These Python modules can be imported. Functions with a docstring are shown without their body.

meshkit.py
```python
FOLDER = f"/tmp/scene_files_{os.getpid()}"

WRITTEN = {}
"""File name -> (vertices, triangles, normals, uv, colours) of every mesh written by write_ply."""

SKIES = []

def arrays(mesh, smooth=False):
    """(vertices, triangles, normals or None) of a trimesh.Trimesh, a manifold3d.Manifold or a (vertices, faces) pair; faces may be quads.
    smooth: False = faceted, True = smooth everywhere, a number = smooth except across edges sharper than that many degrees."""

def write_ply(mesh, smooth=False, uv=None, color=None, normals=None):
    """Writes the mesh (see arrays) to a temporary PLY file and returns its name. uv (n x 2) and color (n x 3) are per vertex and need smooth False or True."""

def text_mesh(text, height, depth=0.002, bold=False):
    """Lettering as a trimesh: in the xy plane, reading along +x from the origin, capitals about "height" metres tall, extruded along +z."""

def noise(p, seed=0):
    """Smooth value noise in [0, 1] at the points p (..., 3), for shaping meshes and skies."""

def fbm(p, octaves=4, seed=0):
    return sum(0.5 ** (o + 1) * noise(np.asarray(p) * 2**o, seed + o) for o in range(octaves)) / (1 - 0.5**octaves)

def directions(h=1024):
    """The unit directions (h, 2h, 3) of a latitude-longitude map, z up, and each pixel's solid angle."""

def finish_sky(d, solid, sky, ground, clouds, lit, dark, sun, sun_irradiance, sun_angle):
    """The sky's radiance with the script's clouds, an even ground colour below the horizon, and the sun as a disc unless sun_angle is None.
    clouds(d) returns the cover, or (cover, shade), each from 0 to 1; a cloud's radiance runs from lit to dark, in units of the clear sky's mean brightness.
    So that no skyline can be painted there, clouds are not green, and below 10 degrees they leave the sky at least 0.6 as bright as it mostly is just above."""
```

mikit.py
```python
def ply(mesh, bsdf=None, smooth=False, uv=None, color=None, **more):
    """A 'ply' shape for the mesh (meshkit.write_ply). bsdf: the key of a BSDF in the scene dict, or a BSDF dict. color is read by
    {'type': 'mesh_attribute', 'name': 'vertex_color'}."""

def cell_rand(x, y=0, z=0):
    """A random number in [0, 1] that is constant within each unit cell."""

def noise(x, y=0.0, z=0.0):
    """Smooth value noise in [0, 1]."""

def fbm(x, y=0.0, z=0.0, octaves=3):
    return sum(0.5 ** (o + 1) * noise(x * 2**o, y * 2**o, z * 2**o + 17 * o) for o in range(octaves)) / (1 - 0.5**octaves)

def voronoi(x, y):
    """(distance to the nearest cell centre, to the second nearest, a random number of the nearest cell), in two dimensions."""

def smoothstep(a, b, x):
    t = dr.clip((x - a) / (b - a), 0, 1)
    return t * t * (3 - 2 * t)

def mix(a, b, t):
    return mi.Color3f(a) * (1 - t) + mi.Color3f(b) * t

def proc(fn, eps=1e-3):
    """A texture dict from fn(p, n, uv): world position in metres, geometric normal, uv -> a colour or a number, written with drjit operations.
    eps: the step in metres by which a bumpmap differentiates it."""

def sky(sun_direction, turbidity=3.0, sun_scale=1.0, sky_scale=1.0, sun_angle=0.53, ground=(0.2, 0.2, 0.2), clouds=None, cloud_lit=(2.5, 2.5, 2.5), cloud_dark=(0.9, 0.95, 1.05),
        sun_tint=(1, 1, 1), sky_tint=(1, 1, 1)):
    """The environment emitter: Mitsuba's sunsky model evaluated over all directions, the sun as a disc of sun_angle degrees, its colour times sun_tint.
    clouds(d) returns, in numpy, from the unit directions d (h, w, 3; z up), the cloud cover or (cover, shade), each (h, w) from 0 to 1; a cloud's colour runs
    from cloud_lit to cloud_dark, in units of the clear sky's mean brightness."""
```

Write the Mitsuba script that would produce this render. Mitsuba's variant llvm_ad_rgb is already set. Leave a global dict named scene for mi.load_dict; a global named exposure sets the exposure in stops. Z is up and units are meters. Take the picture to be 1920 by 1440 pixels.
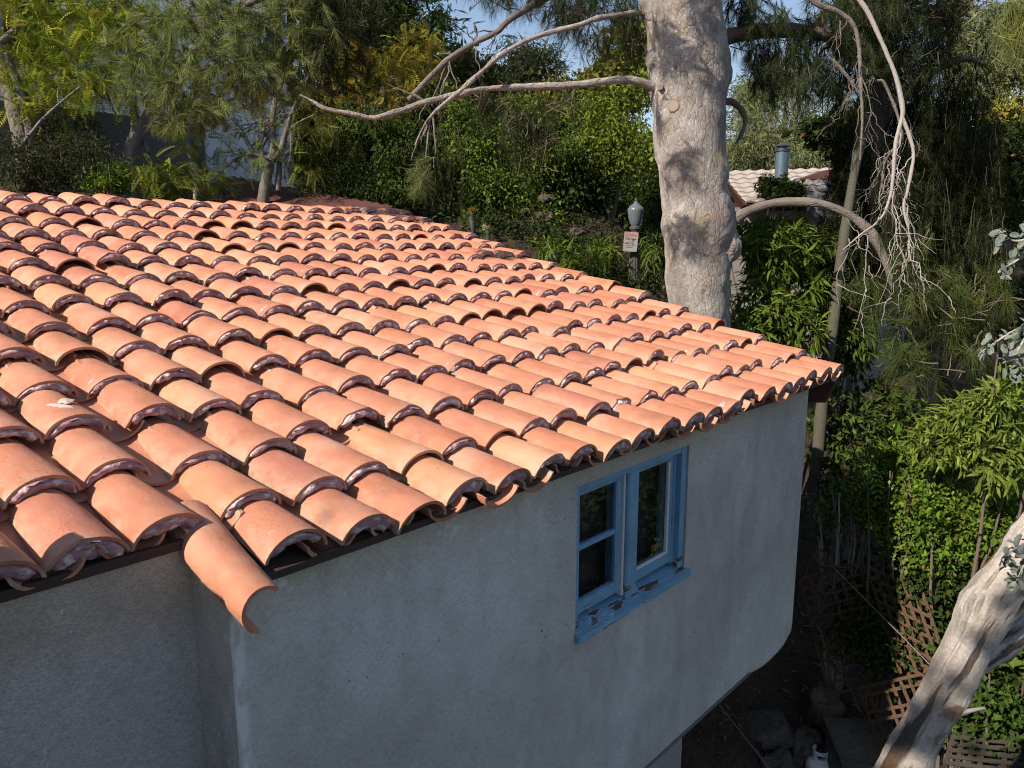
import math
import numpy as np, trimesh, mitsuba as mi, mikit, meshkit
import drjit as dr
from mikit import noise, fbm, cell_rand, smoothstep, mix, voronoi, proc

scene, labels = {}, {}
PI = math.pi
T = mi.ScalarTransform4f

# ------------------------------------------------------------------ camera, light, exposure
CAM = np.array([-1.4658, -2.3489, 1.0499])
YAW, PITCH = 0.7349, 0.1810
FWD = np.array([math.cos(YAW) * math.cos(PITCH), math.sin(YAW) * math.cos(PITCH), -math.sin(PITCH)])
scene['camera'] = dict(type='perspective', fov=67.338, fov_axis='x', near_clip=0.05, far_clip=2000.0,
                       to_world=T().look_at(origin=CAM.tolist(), target=(CAM + FWD).tolist(), up=[0.0011, 0.0010, 1]))
SUN = np.array([-0.806, 0.085, 0.586])
scene['sky'] = mikit.sky(SUN, turbidity=3, sun_tint=(0.94, 1.0, 1.17), sky_tint=(1.16, 1.0, 0.91))
exposure = 2.35

# ------------------------------------------------------------------ helpers
def numbered(key):
    if key not in scene and not any(k.startswith(key + '__') for k in scene) and key not in labels:
        return key
    n = 1
    while True:
        k = f'{key}_{n:03d}'
        if k not in scene and k not in labels:
            return k
        n += 1

_count = {}
def part_key(key):
    n = _count.get(key, 0); _count[key] = n + 1
    return key if n == 0 else f'{key}_{n:03d}'

def ent(key, mesh, bsdf, smooth=False, uv=None, color=None, **more):
    k = part_key(key)
    scene[k] = mikit.ply(mesh, bsdf, smooth, uv=uv, color=color, **more)
    return k

def say(key, label=None, category=None, group=None, kind=None):
    d = {}
    if label: d['label'] = label
    if category: d['category'] = category
    if group: d['group'] = group
    if kind: d['kind'] = kind
    labels[key] = d
    return key

def unit(v):
    v = np.asarray(v, float)
    return v / np.maximum(np.linalg.norm(v, axis=-1, keepdims=True), 1e-12)

def box(lo, hi):
    lo, hi = np.array(lo, float), np.array(hi, float)
    m = trimesh.creation.box(extents=hi - lo); m.apply_translation((lo + hi) / 2)
    return m

def bevel_box(lo, hi, r=0.006):
    """box with chamfered edges (convex hull of inset corners)"""
    lo, hi = np.array(lo, float), np.array(hi, float)
    r = min(r, *(0.45 * (hi - lo)))
    pts = []
    for sx in (0, 1):
        for sy in (0, 1):
            for sz in (0, 1):
                c = np.array([(lo, hi)[s][i] for i, s in enumerate((sx, sy, sz))])
                d = np.array([1 - 2 * sx, 1 - 2 * sy, 1 - 2 * sz]) * r
                for i in range(3):
                    q = c + d; q[i] = c[i]; pts.append(q)
    return trimesh.convex.convex_hull(np.array(pts))

def cat(ms):
    return trimesh.util.concatenate(ms)

def spline(P, n):
    """Catmull-Rom through the rows of P (all columns)"""
    P = np.asarray(P, float)
    if len(P) < 3:
        return P[0] + (P[-1] - P[0]) * np.linspace(0, 1, n)[:, None]
    Q = np.vstack([2 * P[0] - P[1], P, 2 * P[-1] - P[-2]])
    t = np.linspace(0, len(P) - 1 - 1e-9, n); i = t.astype(int); u = (t - i)[:, None]
    a, b, c, d = Q[i], Q[i + 1], Q[i + 2], Q[i + 3]
    return 0.5 * (2 * b + (c - a) * u + (2 * a - 5 * b + 4 * c - d) * u**2 + (3 * b - a - 3 * c + d) * u**3)

def tube(P, sides=8, rough=0.0, freq=4.0, seed=0, cap=True):
    """tapered tube; rows of P: x y z r. returns (V, F, UV)"""
    P = np.asarray(P, float); C, R = P[:, :3], np.maximum(P[:, 3], 0.0008)
    n = len(C)
    tan = unit(np.gradient(C, axis=0))
    ref = np.array([0, 0, 1.0]) if abs(tan[0][2]) < 0.9 else np.array([1.0, 0, 0])
    u = unit(np.cross(tan[0], ref)); U = []
    for k in range(n):
        u = unit(u - tan[k] * (u @ tan[k])); U.append(u)
    U = np.array(U); W = np.cross(tan, U)
    a = np.linspace(0, 2 * PI, sides + 1)
    ring = U[:, None] * np.cos(a)[None, :, None] + W[:, None] * np.sin(a)[None, :, None]
    V = C[:, None] + ring * R[:, None, None]
    if rough > 0:
        d = meshkit.fbm(V.reshape(-1, 3) * freq, 4, seed).reshape(n, sides + 1) - 0.5
        d[:, -1] = d[:, 0]
        V = V + ring * (d * rough * 2)[..., None] * (R[:, None, None] / R.max()) ** 0.5
    s = np.concatenate([[0], np.cumsum(np.linalg.norm(np.diff(C, axis=0), axis=1))])
    uv = np.stack(np.broadcast_arrays(a[None] * R.mean(), s[:, None]), -1).reshape(-1, 2)
    V = V.reshape(-1, 3); m = sides + 1
    i, j = np.meshgrid(np.arange(n - 1), np.arange(sides), indexing='ij')
    q = (i * m + j).ravel()
    F = np.vstack([np.stack([q, q + 1, q + m + 1], 1), np.stack([q, q + m + 1, q + m], 1)])
    if cap:
        V = np.vstack([V, C[:1], C[-1:]]); uv = np.vstack([uv, uv[:1], uv[-1:]])
        k = np.arange(sides); e = len(V)
        F = np.vstack([F, np.stack([k + 1, k, np.full(sides, e - 2)], 1),
                       np.stack([(n - 1) * m + k, (n - 1) * m + k + 1, np.full(sides, e - 1)], 1)])
    return V, F, uv

def join(parts):
    V, F, U, o = [], [], [], 0
    for v, f, u in parts:
        V.append(v); F.append(f + o); U.append(u); o += len(v)
    return np.vstack(V), np.vstack(F), np.vstack(U)

def limb(P, n=None, sides=8, rough=0.0, freq=5.0, seed=0):
    return tube(spline(P, n or 5 * len(P)), sides, rough, freq, seed)

def wiggle(P, amp, rng):
    P = np.array(P, float)
    P[1:, :3] += rng.normal(0, amp, (len(P) - 1, 3))
    return P

# ------------------------------------------------------------------ foliage
def frames(d, rng, roll=None):
    d = unit(d)
    a = rng.normal(size=d.shape) if roll is None else roll
    s = unit(np.cross(d, a)); n = np.cross(s, d)
    return d, s, n

def leaf_mesh(pos, d, s, n, L, W, col, bend=0.15, fold=0.25):
    """folded diamond leaves, two triangles each: (V, F, C)"""
    L, W = L[:, None], W[:, None]
    a = pos; t = pos + d * L - n * L * bend
    m = pos + d * L * 0.45
    l = m + s * W + n * W * fold; r = m - s * W + n * W * fold
    V = np.stack([a, l, t, r], 1).reshape(-1, 3)
    k = np.arange(len(pos)) * 4
    F = np.vstack([np.stack([k, k + 2, k + 1], 1), np.stack([k, k + 3, k + 2], 1)])
    C = np.repeat(col, 4, 0)
    return V, F, C

def long_leaf_mesh(pos, d, s, n, L, W, col, bend=0.3):
    """lance leaves that droop, four triangles each"""
    L, W = L[:, None], W[:, None]
    a = pos; m = pos + d * L * 0.4 - n * L * bend * 0.12; t = pos + d * L * 0.93 - n * L * bend
    V = np.stack([a, m + s * W, m - s * W, t, pos + d * L * 0.7 - n * L * bend * 0.45 + s * W * .8, pos + d * L * 0.7 - n * L * bend * 0.45 - s * W * .8], 1).reshape(-1, 3)
    k = np.arange(len(pos)) * 6
    F = np.vstack([np.stack([k + x, k + y, k + z], 1) for x, y, z in ((0, 2, 1), (1, 2, 5), (1, 5, 4), (4, 5, 3))])
    return V, F, np.repeat(col, 6, 0)

def cloud(parts):
    V, F, C, o = [], [], [], 0
    for v, f, c in parts:
        V.append(v); F.append(f + o); C.append(c); o += len(v)
    return np.vstack(V), np.vstack(F), np.clip(np.vstack(C), 0.004, 0.6)

def blob_points(rng, blobs, n, shell=0.55, squash=1.0):
    """n points in the outer part of the ellipsoids (x, y, z, rh, rv), shared out by their size; also the outward directions"""
    B = np.array([(b[0], b[1], b[2], b[3], b[4] if len(b) > 4 else b[3]) for b in blobs], float)
    w = (B[:, 3] ** 1.4 * B[:, 4] ** 0.7); i = rng.choice(len(B), n, p=w / w.sum())
    d = unit(rng.normal(size=(n, 3))); r = shell + (1 - shell) * rng.random(n) ** 0.6
    off = d * r[:, None] * np.stack([B[i, 3], B[i, 3] * squash, B[i, 4]], 1)
    return B[i, :3] + off, d

def clumps(rng, blobs, n_clump, per, spread, shell=0.5):
    c, out = blob_points(rng, blobs, n_clump, shell)
    k = np.repeat(np.arange(n_clump), per)
    p = c[k] + rng.normal(0, spread, (len(k), 3)) * np.array([1, 1, 0.7])
    return p, out[k], k

def palette(rng, cols, k, var=0.25, n_clump=None):
    """a colour for each leaf: one of the palette per clump, with leaf to leaf variation"""
    cols = np.array(cols, float); nk = k.max() + 1
    ci = rng.random(nk) * (len(cols) - 1); a = ci.astype(int); t = (ci - a)[:, None]
    base = cols[a] * (1 - t) + cols[np.minimum(a + 1, len(cols) - 1)] * t
    base = base[k] * rng.uniform(1 - var, 1 + var, (len(k), 1))
    return base * rng.uniform(0.92, 1.08, (len(k), 3))

def lumpy(rng, blobs, k=7, f=.42):
    out = []
    for b in blobs:
        rv = b[4] if len(b) > 4 else b[3]
        for q in range(k):
            d = unit(rng.normal(size=3)) * rng.uniform(.25, .85); s = f * rng.uniform(.55, 1.25)
            out.append((b[0] + d[0] * b[3], b[1] + d[1] * b[3], b[2] + d[2] * rv, b[3] * s, rv * s))
    return out

def broad_crown(rng, blobs, n_clump, per, L, cols, spread=None, wl=0.24, droop=0.35, shell=0.5, bend=.15):
    p, out, k = clumps(rng, blobs, n_clump, per, spread or L * 2.2, shell)
    n = len(k)
    d = unit(out * 0.7 + rng.normal(0, 0.75, (n, 3)) + np.array([0, 0, -droop]))
    up = np.array([0, 0, 1.0]) + rng.normal(0, 0.55, (n, 3))
    d, s, nn = frames(d, rng, up)
    ll = L * rng.uniform(0.55, 1.25, n) * np.exp(rng.normal(0, .28, k.max() + 1))[k]
    col = palette(rng, cols, k); dead_ = rng.random(n) < .025; col[dead_] = np.array([.16, .10, .045]) * rng.uniform(.5, 1.3, (dead_.sum(), 1))
    return leaf_mesh(p, d, s, nn, ll, ll * wl * rng.uniform(.8, 1.2, n), col, bend)

def frond_crown(rng, blobs, n, L, cols, pairs=9, droop=0.5, shell=0.35, group=5):
    """feathery compound leaves: each frond a rachis with pairs of narrow leaflets"""
    c, out, k = clumps(rng, blobs, max(1, n // group), group, L * 0.35, shell)
    n = len(k)
    d, s, nn = frames(unit(out * 0.6 + rng.normal(0, 0.7, (n, 3)) + np.array([0, 0, -droop * .4])), rng, np.array([0, 0, 1.0]) + rng.normal(0, .35, (n, 3)))
    ll = L * rng.uniform(0.6, 1.2, n); col = palette(rng, cols, k)
    parts = []
    for q in range(pairs):
        t = (q + 1) / (pairs + .5); base = c + d * (ll * t)[:, None] - nn * (ll * droop * t * t)[:, None]
        plen = ll * 0.30 * math.sin(PI * min(1, t * .8 + .15)) ** .7
        for sg in (-1, 1):
            dd = unit(s * sg + d * 0.55 - nn * 0.25)
            tip = base + dd * plen[:, None]
            mid = base + dd * plen[:, None] * .5
            w = d * (ll * 0.045)[:, None]
            V = np.stack([base, mid + w, tip, mid - w], 1).reshape(-1, 3); m = np.arange(n) * 4
            parts.append((V, np.vstack([np.stack([m, m + 1, m + 2], 1), np.stack([m, m + 2, m + 3], 1)]), np.repeat(col, 4, 0)))
    return cloud(parts)

def needle_tufts(rng, tips, dirs, n_needle, L, W, cols, spread=0.8, droop=0.35, back=0.12):
    """bunches of long needles, one triangle each"""
    m = len(tips); k = np.repeat(np.arange(m), n_needle); n = len(k)
    d0 = unit(dirs)
    t = rng.random(n)
    base = tips[k] - d0[k] * (t * back)[:, None]
    d = unit(d0[k] + rng.normal(0, spread * 0.5, (n, 3)))
    ll = L * rng.uniform(0.7, 1.15, n)
    end = base + d * ll[:, None] + np.array([0, 0, -1.0]) * (ll * droop * rng.uniform(.3, 1.2, n))[:, None]
    s = unit(np.cross(d, rng.normal(size=(n, 3)))) * W
    V = np.stack([base + s, base - s, end], 1).reshape(-1, 3)
    F = np.arange(3 * n).reshape(-1, 3)
    return V, F, np.repeat(palette(rng, cols, k, .3), 3, 0)

def bamboo_crown(rng, blobs, n, L, cols, per=6, shell=.3, W=.085, droop=.5):
    c, out = blob_points(rng, blobs, n, shell)
    k = np.repeat(np.arange(n), per); m = len(k)
    d0 = unit(out * .7 + rng.normal(0, .5, (n, 3)) + np.array([0, 0, .15]))
    d = unit(d0[k] + rng.normal(0, .55, (m, 3)) + np.array([0, 0, -.2]))
    d, s, nn = frames(d, rng, np.array([0, 0, 1.0]) + rng.normal(0, .4, (m, 3)))
    ll = L * rng.uniform(.55, 1.2, m)
    return long_leaf_mesh(c[k] + rng.normal(0, L * .12, (m, 3)), d, s, nn, ll, ll * W, palette(rng, cols, k), droop)

def foliage(key, vfc, mat='leaf'):
    V, F, C = vfc
    return ent(key, (V, F), mat, False, color=np.clip(C, .003, .6))

def twigs(rng, start, ends, r0, r1, wob=.05, n=7, sides=4):
    parts = []
    for e in ends:
        s = np.asarray(start[rng.integers(len(start))] if np.ndim(start) == 2 else start, float)[:3]
        t = np.linspace(0, 1, n)[:, None]; e = np.asarray(e, float)[:3]
        P = s + (e - s) * t + np.cumsum(rng.normal(0, wob, (n, 3)), 0) * np.sqrt(t) * .6
        parts.append(tube(np.hstack([P, r0 + (r1 - r0) * t]), sides, cap=False))
    return parts

def wood(key, parts, mat, smooth=True):
    V, F, U = join(parts)
    return ent(key, (V, F), mat, smooth, uv=U)

# ------------------------------------------------------------------ materials
def rgb(*c): return {'type': 'rgb', 'value': list(c)}
def two(d): return {'type': 'twosided', 'bsdf': d}
VC = {'type': 'mesh_attribute', 'name': 'vertex_color'}

def flat(name, col, rough=.7, **k):
    scene[name] = two({'type': 'principled', 'base_color': rgb(*col), 'roughness': rough, **k})

scene['leaf'] = {'type': 'principledthin', 'base_color': VC, 'roughness': .42, 'diff_trans': .42, 'spec_trans': 0.0, 'eta': 1.4}
scene['needle'] = {'type': 'principledthin', 'base_color': VC, 'roughness': .5, 'diff_trans': .35, 'spec_trans': 0.0, 'eta': 1.35}
scene['glossy_leaf'] = {'type': 'principledthin', 'base_color': VC, 'roughness': .3, 'diff_trans': .34, 'spec_trans': 0.0, 'eta': 1.5}
scene['painted'] = two({'type': 'principled', 'base_color': VC, 'roughness': .75})

def tile_color(p, n, uv):
    i = dr.floor(uv.x); a = uv.x - i; v = uv.y
    r1, r2, r3 = cell_rand(i, 1), cell_rand(i, 2), cell_rand(i, 3)
    c = mix((.46, .188, .115), (.53, .236, .15), r2)
    c = mix(c, (.56, .275, .155), smoothstep(.90, 1.0, r1))            # orange ones
    c = mix(c, (.42, .165, .115), smoothstep(.14, .02, r1))           # redder ones
    b = fbm(p.x * 6, p.y * 6 + r3 * 9, p.z * 6, 4)
    c = c * (.72 + .54 * b)
    wash = smoothstep(.45, .75, fbm(p.x * 14 + r1 * 20, p.y * 5, p.z * 5, 4)); c = mix(c, c * mi.Color3f(.74, .70, .66), wash * .55)
    grit = smoothstep(.62, .80, fbm(p.x * 60, p.y * 60, p.z * 60, 3)); c = mix(c, (.30, .22, .16), grit * .35 * smoothstep(.3, .7, r3 + .3 * b))
    c = mix(c, (.60, .37, .27), smoothstep(.52, .80, fbm(p.x * 3.1 + 7, p.y * 3.1, p.z * 2 + r2 * 5, 3)) * .55)
    side = smoothstep(.38, .03, a) * .9 + .8 * smoothstep(.74, .98, a) + .35 * smoothstep(.22, .0, v)      # dust and lichen towards the long edges
    dust = side * smoothstep(.36, .72, fbm(p.x * 19, p.y * 19, p.z * 19, 4) * .75 + r3 * .30)
    c = mix(c, (.40, .345, .255), dr.clip(dust, 0, 1) * .8)
    lich = smoothstep(.62, .72, fbm(p.x * 42, p.y * 42, p.z * 42, 3)) * smoothstep(.45, .8, fbm(p.x * 5, p.y * 5, p.z * 5 + r3 * 7, 2))
    c = mix(c, (.30, .26, .20), lich * .5)
    speck = smoothstep(.80, .86, noise(p.x * 130, p.y * 130, p.z * 130)) * smoothstep(.55, .75, noise(p.x * 9, p.y * 9, p.z * 9))
    return mix(c, (.16, .12, .09), speck * .6)

def tile_bump(p, n, uv):
    return .6 * fbm(p.x * 26, p.y * 26, p.z * 26, 3) + .25 * noise(p.x * 160, p.y * 160, p.z * 160)
scene['terracotta'] = two({'type': 'bumpmap', 'scale': .0055, 'arbitrary': proc(tile_bump),
                           'bsdf': {'type': 'principled', 'base_color': proc(tile_color), 'roughness': .62, 'specular': .35}})

def mortar_color(p, n, uv):
    f = fbm(p.x * 34, p.y * 34, p.z * 34, 4); g = fbm(p.x * 6, p.y * 6, p.z * 6, 2)
    c = mix((.33, .19, .215), (.46, .31, .33), f)
    return mix(c, (.62, .54, .53), smoothstep(.52, .66, f + .35 * (g - .5)))  # pale flecks paint sun highlights into the mortar colour
def mortar_bump(p, n, uv): return fbm(p.x * 45, p.y * 45, p.z * 45, 3)
scene['mortar_mix'] = two({'type': 'bumpmap', 'scale': .02, 'arbitrary': proc(mortar_bump),
                           'bsdf': {'type': 'principled', 'base_color': proc(mortar_color), 'roughness': .95, 'specular': .05}})

def stucco_color(p, n, uv):
    big = fbm(p.x * .9 + 3, p.y * .9, p.z * .7, 4)
    c = mix((.395, .38, .358), (.545, .525, .498), smoothstep(.25, .75, big))
    streak = smoothstep(.52, .8, fbm(p.x * 7.5, p.y * 7.5, p.z * .35, 3))
    c = c * (1 - .08 * streak)
    drip = smoothstep(.66, .86, noise(p.x * 9 + 4 + 1.5 * noise(p.z * .9), p.y * 11, p.z * .8)) * smoothstep(.35, .75, fbm(p.x * 3, p.y * 3, p.z * 1.2, 2))
    c = c * (1 - .14 * drip)
    c = c * (.88 + .24 * fbm(p.x * 14, p.y * 14, p.z * 6, 3)) * (.80 + .40 * noise(p.x * 150, p.y * 150, p.z * 150)) * (.93 + .14 * noise(p.x * 60, p.y * 60, p.z * 60))
    under = smoothstep(-.42, -.17, p.z)                                  # damp stain and lime bloom below the tiles
    c = mix(c, c * mi.Color3f(.92, .88, .76), under)
    bloom = smoothstep(.63, .74, fbm(p.x * 11, p.y * 11, p.z * 9, 4)) * smoothstep(-.48, -.2, p.z) * smoothstep(2.2, .2, p.x) * smoothstep(.2, .1, p.y)
    edge = dr.exp(-dr.square((p.x + .247 + .02 * (noise(p.z * 6) - .5)) / .022))
    bloom = bloom + 1.5 * edge * smoothstep(.38, .62, fbm(p.x * 40, p.y * 40, p.z * 9, 3)) * smoothstep(.2, .1, p.y)
    c = mix(c, (.70, .71, .71), dr.clip(bloom, 0, 1) * .75)
    chip = smoothstep(.74, .80, fbm(p.x * 48, p.y * 48, p.z * 26, 3)) * smoothstep(.62, .75, noise(p.x * 5, p.y * 5, p.z * 5 + 3))
    c = mix(c, (.66, .67, .67), chip * .8)
    pit = smoothstep(.76, .82, fbm(p.x * 90 + 9, p.y * 90, p.z * 45, 2)) * smoothstep(.55, .8, noise(p.x * 4 + 5, p.y * 4, p.z * 3))
    crack = smoothstep(.012, .0, dr.abs(fbm(p.x * 2.1 + 5, p.y * 2.1, p.z * 1.3, 4) - .5)) * smoothstep(.52, .68, fbm(p.x * 1.1 + 9, p.y, p.z * 1.1, 2))
    c = c * (1 - .10 * crack)
    return c * (1 - .75 * pit)
def stucco_bump(p, n, uv):
    return .5 * noise(p.x * 150, p.y * 150, p.z * 150) + .35 * fbm(p.x * 55, p.y * 55, p.z * 55, 2) + 1.6 * fbm(p.x * 4, p.y * 4, p.z * 4, 3)
scene['stucco'] = two({'type': 'bumpmap', 'scale': .006, 'arbitrary': proc(stucco_bump),
                       'bsdf': {'type': 'principled', 'base_color': proc(stucco_color), 'roughness': .9, 'specular': .2}})

def blue_color(p, n, uv):
    c = mix((.125, .275, .41), (.18, .345, .48), fbm(p.x * 5, p.y * 5, p.z * 5, 3))
    grime = smoothstep(.5, .75, fbm(p.x * 12, p.y * 20, p.z * 4, 3))
    c = mix(c, (.12, .17, .24), grime * .35)
    band = smoothstep(.052, .068, p.y) * smoothstep(.17, .10, p.y)
    pf = fbm(p.x * 5.5, p.y * 26, p.z * 26, 4)
    peel = smoothstep(.562, .60, pf - .13 * (1 - band))
    peel = peel * smoothstep(-.95, -1.06, p.z)
    c = mix(c, (.085, .06, .045), peel)
    rim = smoothstep(.535, .565, pf - .10 * (1 - band)) * (1 - peel) * smoothstep(-1.03, -1.09, p.z)
    return mix(c, (.45, .55, .66), rim * .55)
scene['blue_paint'] = two({'type': 'principled', 'base_color': proc(blue_color), 'roughness': .5})

def bark_cells(uv):
    wx = uv.x + .05 * noise(uv.x * 9, uv.y * 5); a1, a2, ra = voronoi(wx * 42, uv.y * 24)
    b1, b2, rb = voronoi(wx * 15 + 3, uv.y * 8)
    return a2 - a1, b2 - b1, ra, rb
def bark_color(p, n, uv):
    e1, e2, ra, rb = bark_cells(uv)
    f = fbm(p.x * 3.2, p.y * 3.2, p.z * 1.7, 4)
    c = mix((.22, .207, .198), (.37, .352, .338), smoothstep(.25, .75, f)) * (.82 + .26 * ra + .12 * rb)
    fleck = smoothstep(.16, .03, e1) * smoothstep(.35, .65, noise(uv.x * 23, uv.y * 11, 2.0))
    c = mix(c, (.14, .105, .09), dr.clip(fleck * .95 + .45 * smoothstep(.10, .0, e2), 0, 1))
    c = mix(c, (.28, .17, .12), smoothstep(.68, .78, fbm(p.x * 6 + 5, p.y * 6, p.z * 6, 3)) * .5)
    c = mix(c, (.30, .27, .16), smoothstep(.62, .75, fbm(p.x * 4 + 8, p.y * 4, p.z * 3, 3)) * .45)
    return c * (.85 + .3 * noise(p.x * 90, p.y * 90, p.z * 40))
def bark_bump(p, n, uv):
    e1, e2, ra, rb = bark_cells(uv)
    return smoothstep(.0, .25, e1) * .35 + smoothstep(0, .3, e2) * .45 + .35 * ra + .4 * fbm(p.x * 22, p.y * 22, p.z * 12, 2)
scene['pine_bark'] = two({'type': 'bumpmap', 'scale': .0115, 'arbitrary': proc(bark_bump, eps=3e-3),
                          'bsdf': {'type': 'principled', 'base_color': proc(bark_color), 'roughness': .9, 'specular': .2}})

def gum_fl(uv):
    w = uv.x + .06 * (fbm(uv.x * 5, uv.y * 3, 7.0, 3) - .5)
    return fbm(w * 15, uv.y * 1.6, 3.1, 5), fbm(w * 70, uv.y * 5, 1.3, 3)
def gum_color(p, n, uv):
    fl, fib = gum_fl(uv); f = fbm(p.x * 3.3, p.y * 3.3, p.z * 2.2, 4)
    c = mix((.20, .184, .168), (.40, .372, .345), smoothstep(.3, .68, f))
    c = mix(c, (.43, .395, .36), smoothstep(.44, .38, fl) * .75)                     # smooth new bark
    c = c * (.80 + .4 * fib)
    c = mix(c, (.055, .043, .036), smoothstep(.575, .63, fl) * .9)                    # ragged dark splits
    c = mix(c, (.20, .10, .055), smoothstep(.66, .75, fbm(p.x * 7 + 9, p.y * 7, p.z * 5, 4)) * .7)
    return c * (.82 + .36 * noise(p.x * 80, p.y * 80, p.z * 80))
def gum_bump(p, n, uv):
    fl, fib = gum_fl(uv)
    return smoothstep(.50, .63, fl) * -1.0 + .7 * smoothstep(.38, .43, fl) + .45 * fib + .4 * fbm(p.x * 18, p.y * 18, p.z * 10, 3)
scene['gum_bark'] = two({'type': 'bumpmap', 'scale': .022, 'arbitrary': proc(gum_bump, eps=3e-3),
                         'bsdf': {'type': 'principled', 'base_color': proc(gum_color), 'roughness': .8, 'specular': .25}})

def soil_color(p, n, uv):
    f = fbm(p.x * 2.2, p.y * 2.2, p.z * 2.2, 4)
    c = mix((.035, .027, .02), (.085, .066, .05), f)
    return c * (.6 + .8 * noise(p.x * 38, p.y * 38, p.z * 38))
def soil_bump(p, n, uv): return fbm(p.x * 9, p.y * 9, p.z * 9, 4)
scene['soil'] = two({'type': 'bumpmap', 'scale': .05, 'arbitrary': proc(soil_bump, eps=4e-3),
                     'bsdf': {'type': 'diffuse', 'reflectance': proc(soil_color)}})

def rock_color(p, n, uv):
    return mix((.05, .045, .038), (.16, .145, .125), fbm(p.x * 7, p.y * 7, p.z * 7, 4)) * (.7 + .6 * noise(p.x * 60, p.y * 60, p.z * 60))
scene['stone'] = two({'type': 'bumpmap', 'scale': .03, 'arbitrary': proc(soil_bump, eps=4e-3), 'bsdf': {'type': 'diffuse', 'reflectance': proc(rock_color)}})

def plain_color(p, n, uv):
    return mix((.80, .81, .83), (.88, .88, .88), fbm(p.x * 1.3, p.y * 1.3, p.z * .6, 4)) * (.95 + .1 * noise(p.x * 60, p.y * 60, p.z * 60))
scene['white_render'] = two({'type': 'diffuse', 'reflectance': proc(plain_color)})

flat('foundation_render', (.30, .295, .29), .9)
flat('old_mortar', (.52, .42, .38), .9)
flat('taupe_render', (.15, .143, .135), .9)  # on the far white house this dark tone stands in for tree shade
flat('dark_wood', (.045, .028, .020), .8)
flat('barge_paint', (.10, .045, .038), .7)
flat('room_dark', (.018, .017, .016), .9)
flat('limb_bark', (.26, .24, .22), .85)
flat('dark_bark', (.13, .10, .085), .9)
scene['grey_bark'] = two({'type': 'bumpmap', 'scale': .008, 'arbitrary': proc(bark_bump, eps=3e-3), 'bsdf': {'type': 'principled', 'base_color': proc(lambda p, n, uv: mix((.085, .075, .068), (.20, .18, .165), fbm(p.x * 9, p.y * 9, p.z * 9, 4))), 'roughness': .9}})  # dark bark; on the low arching limb it stands in for shade
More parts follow.
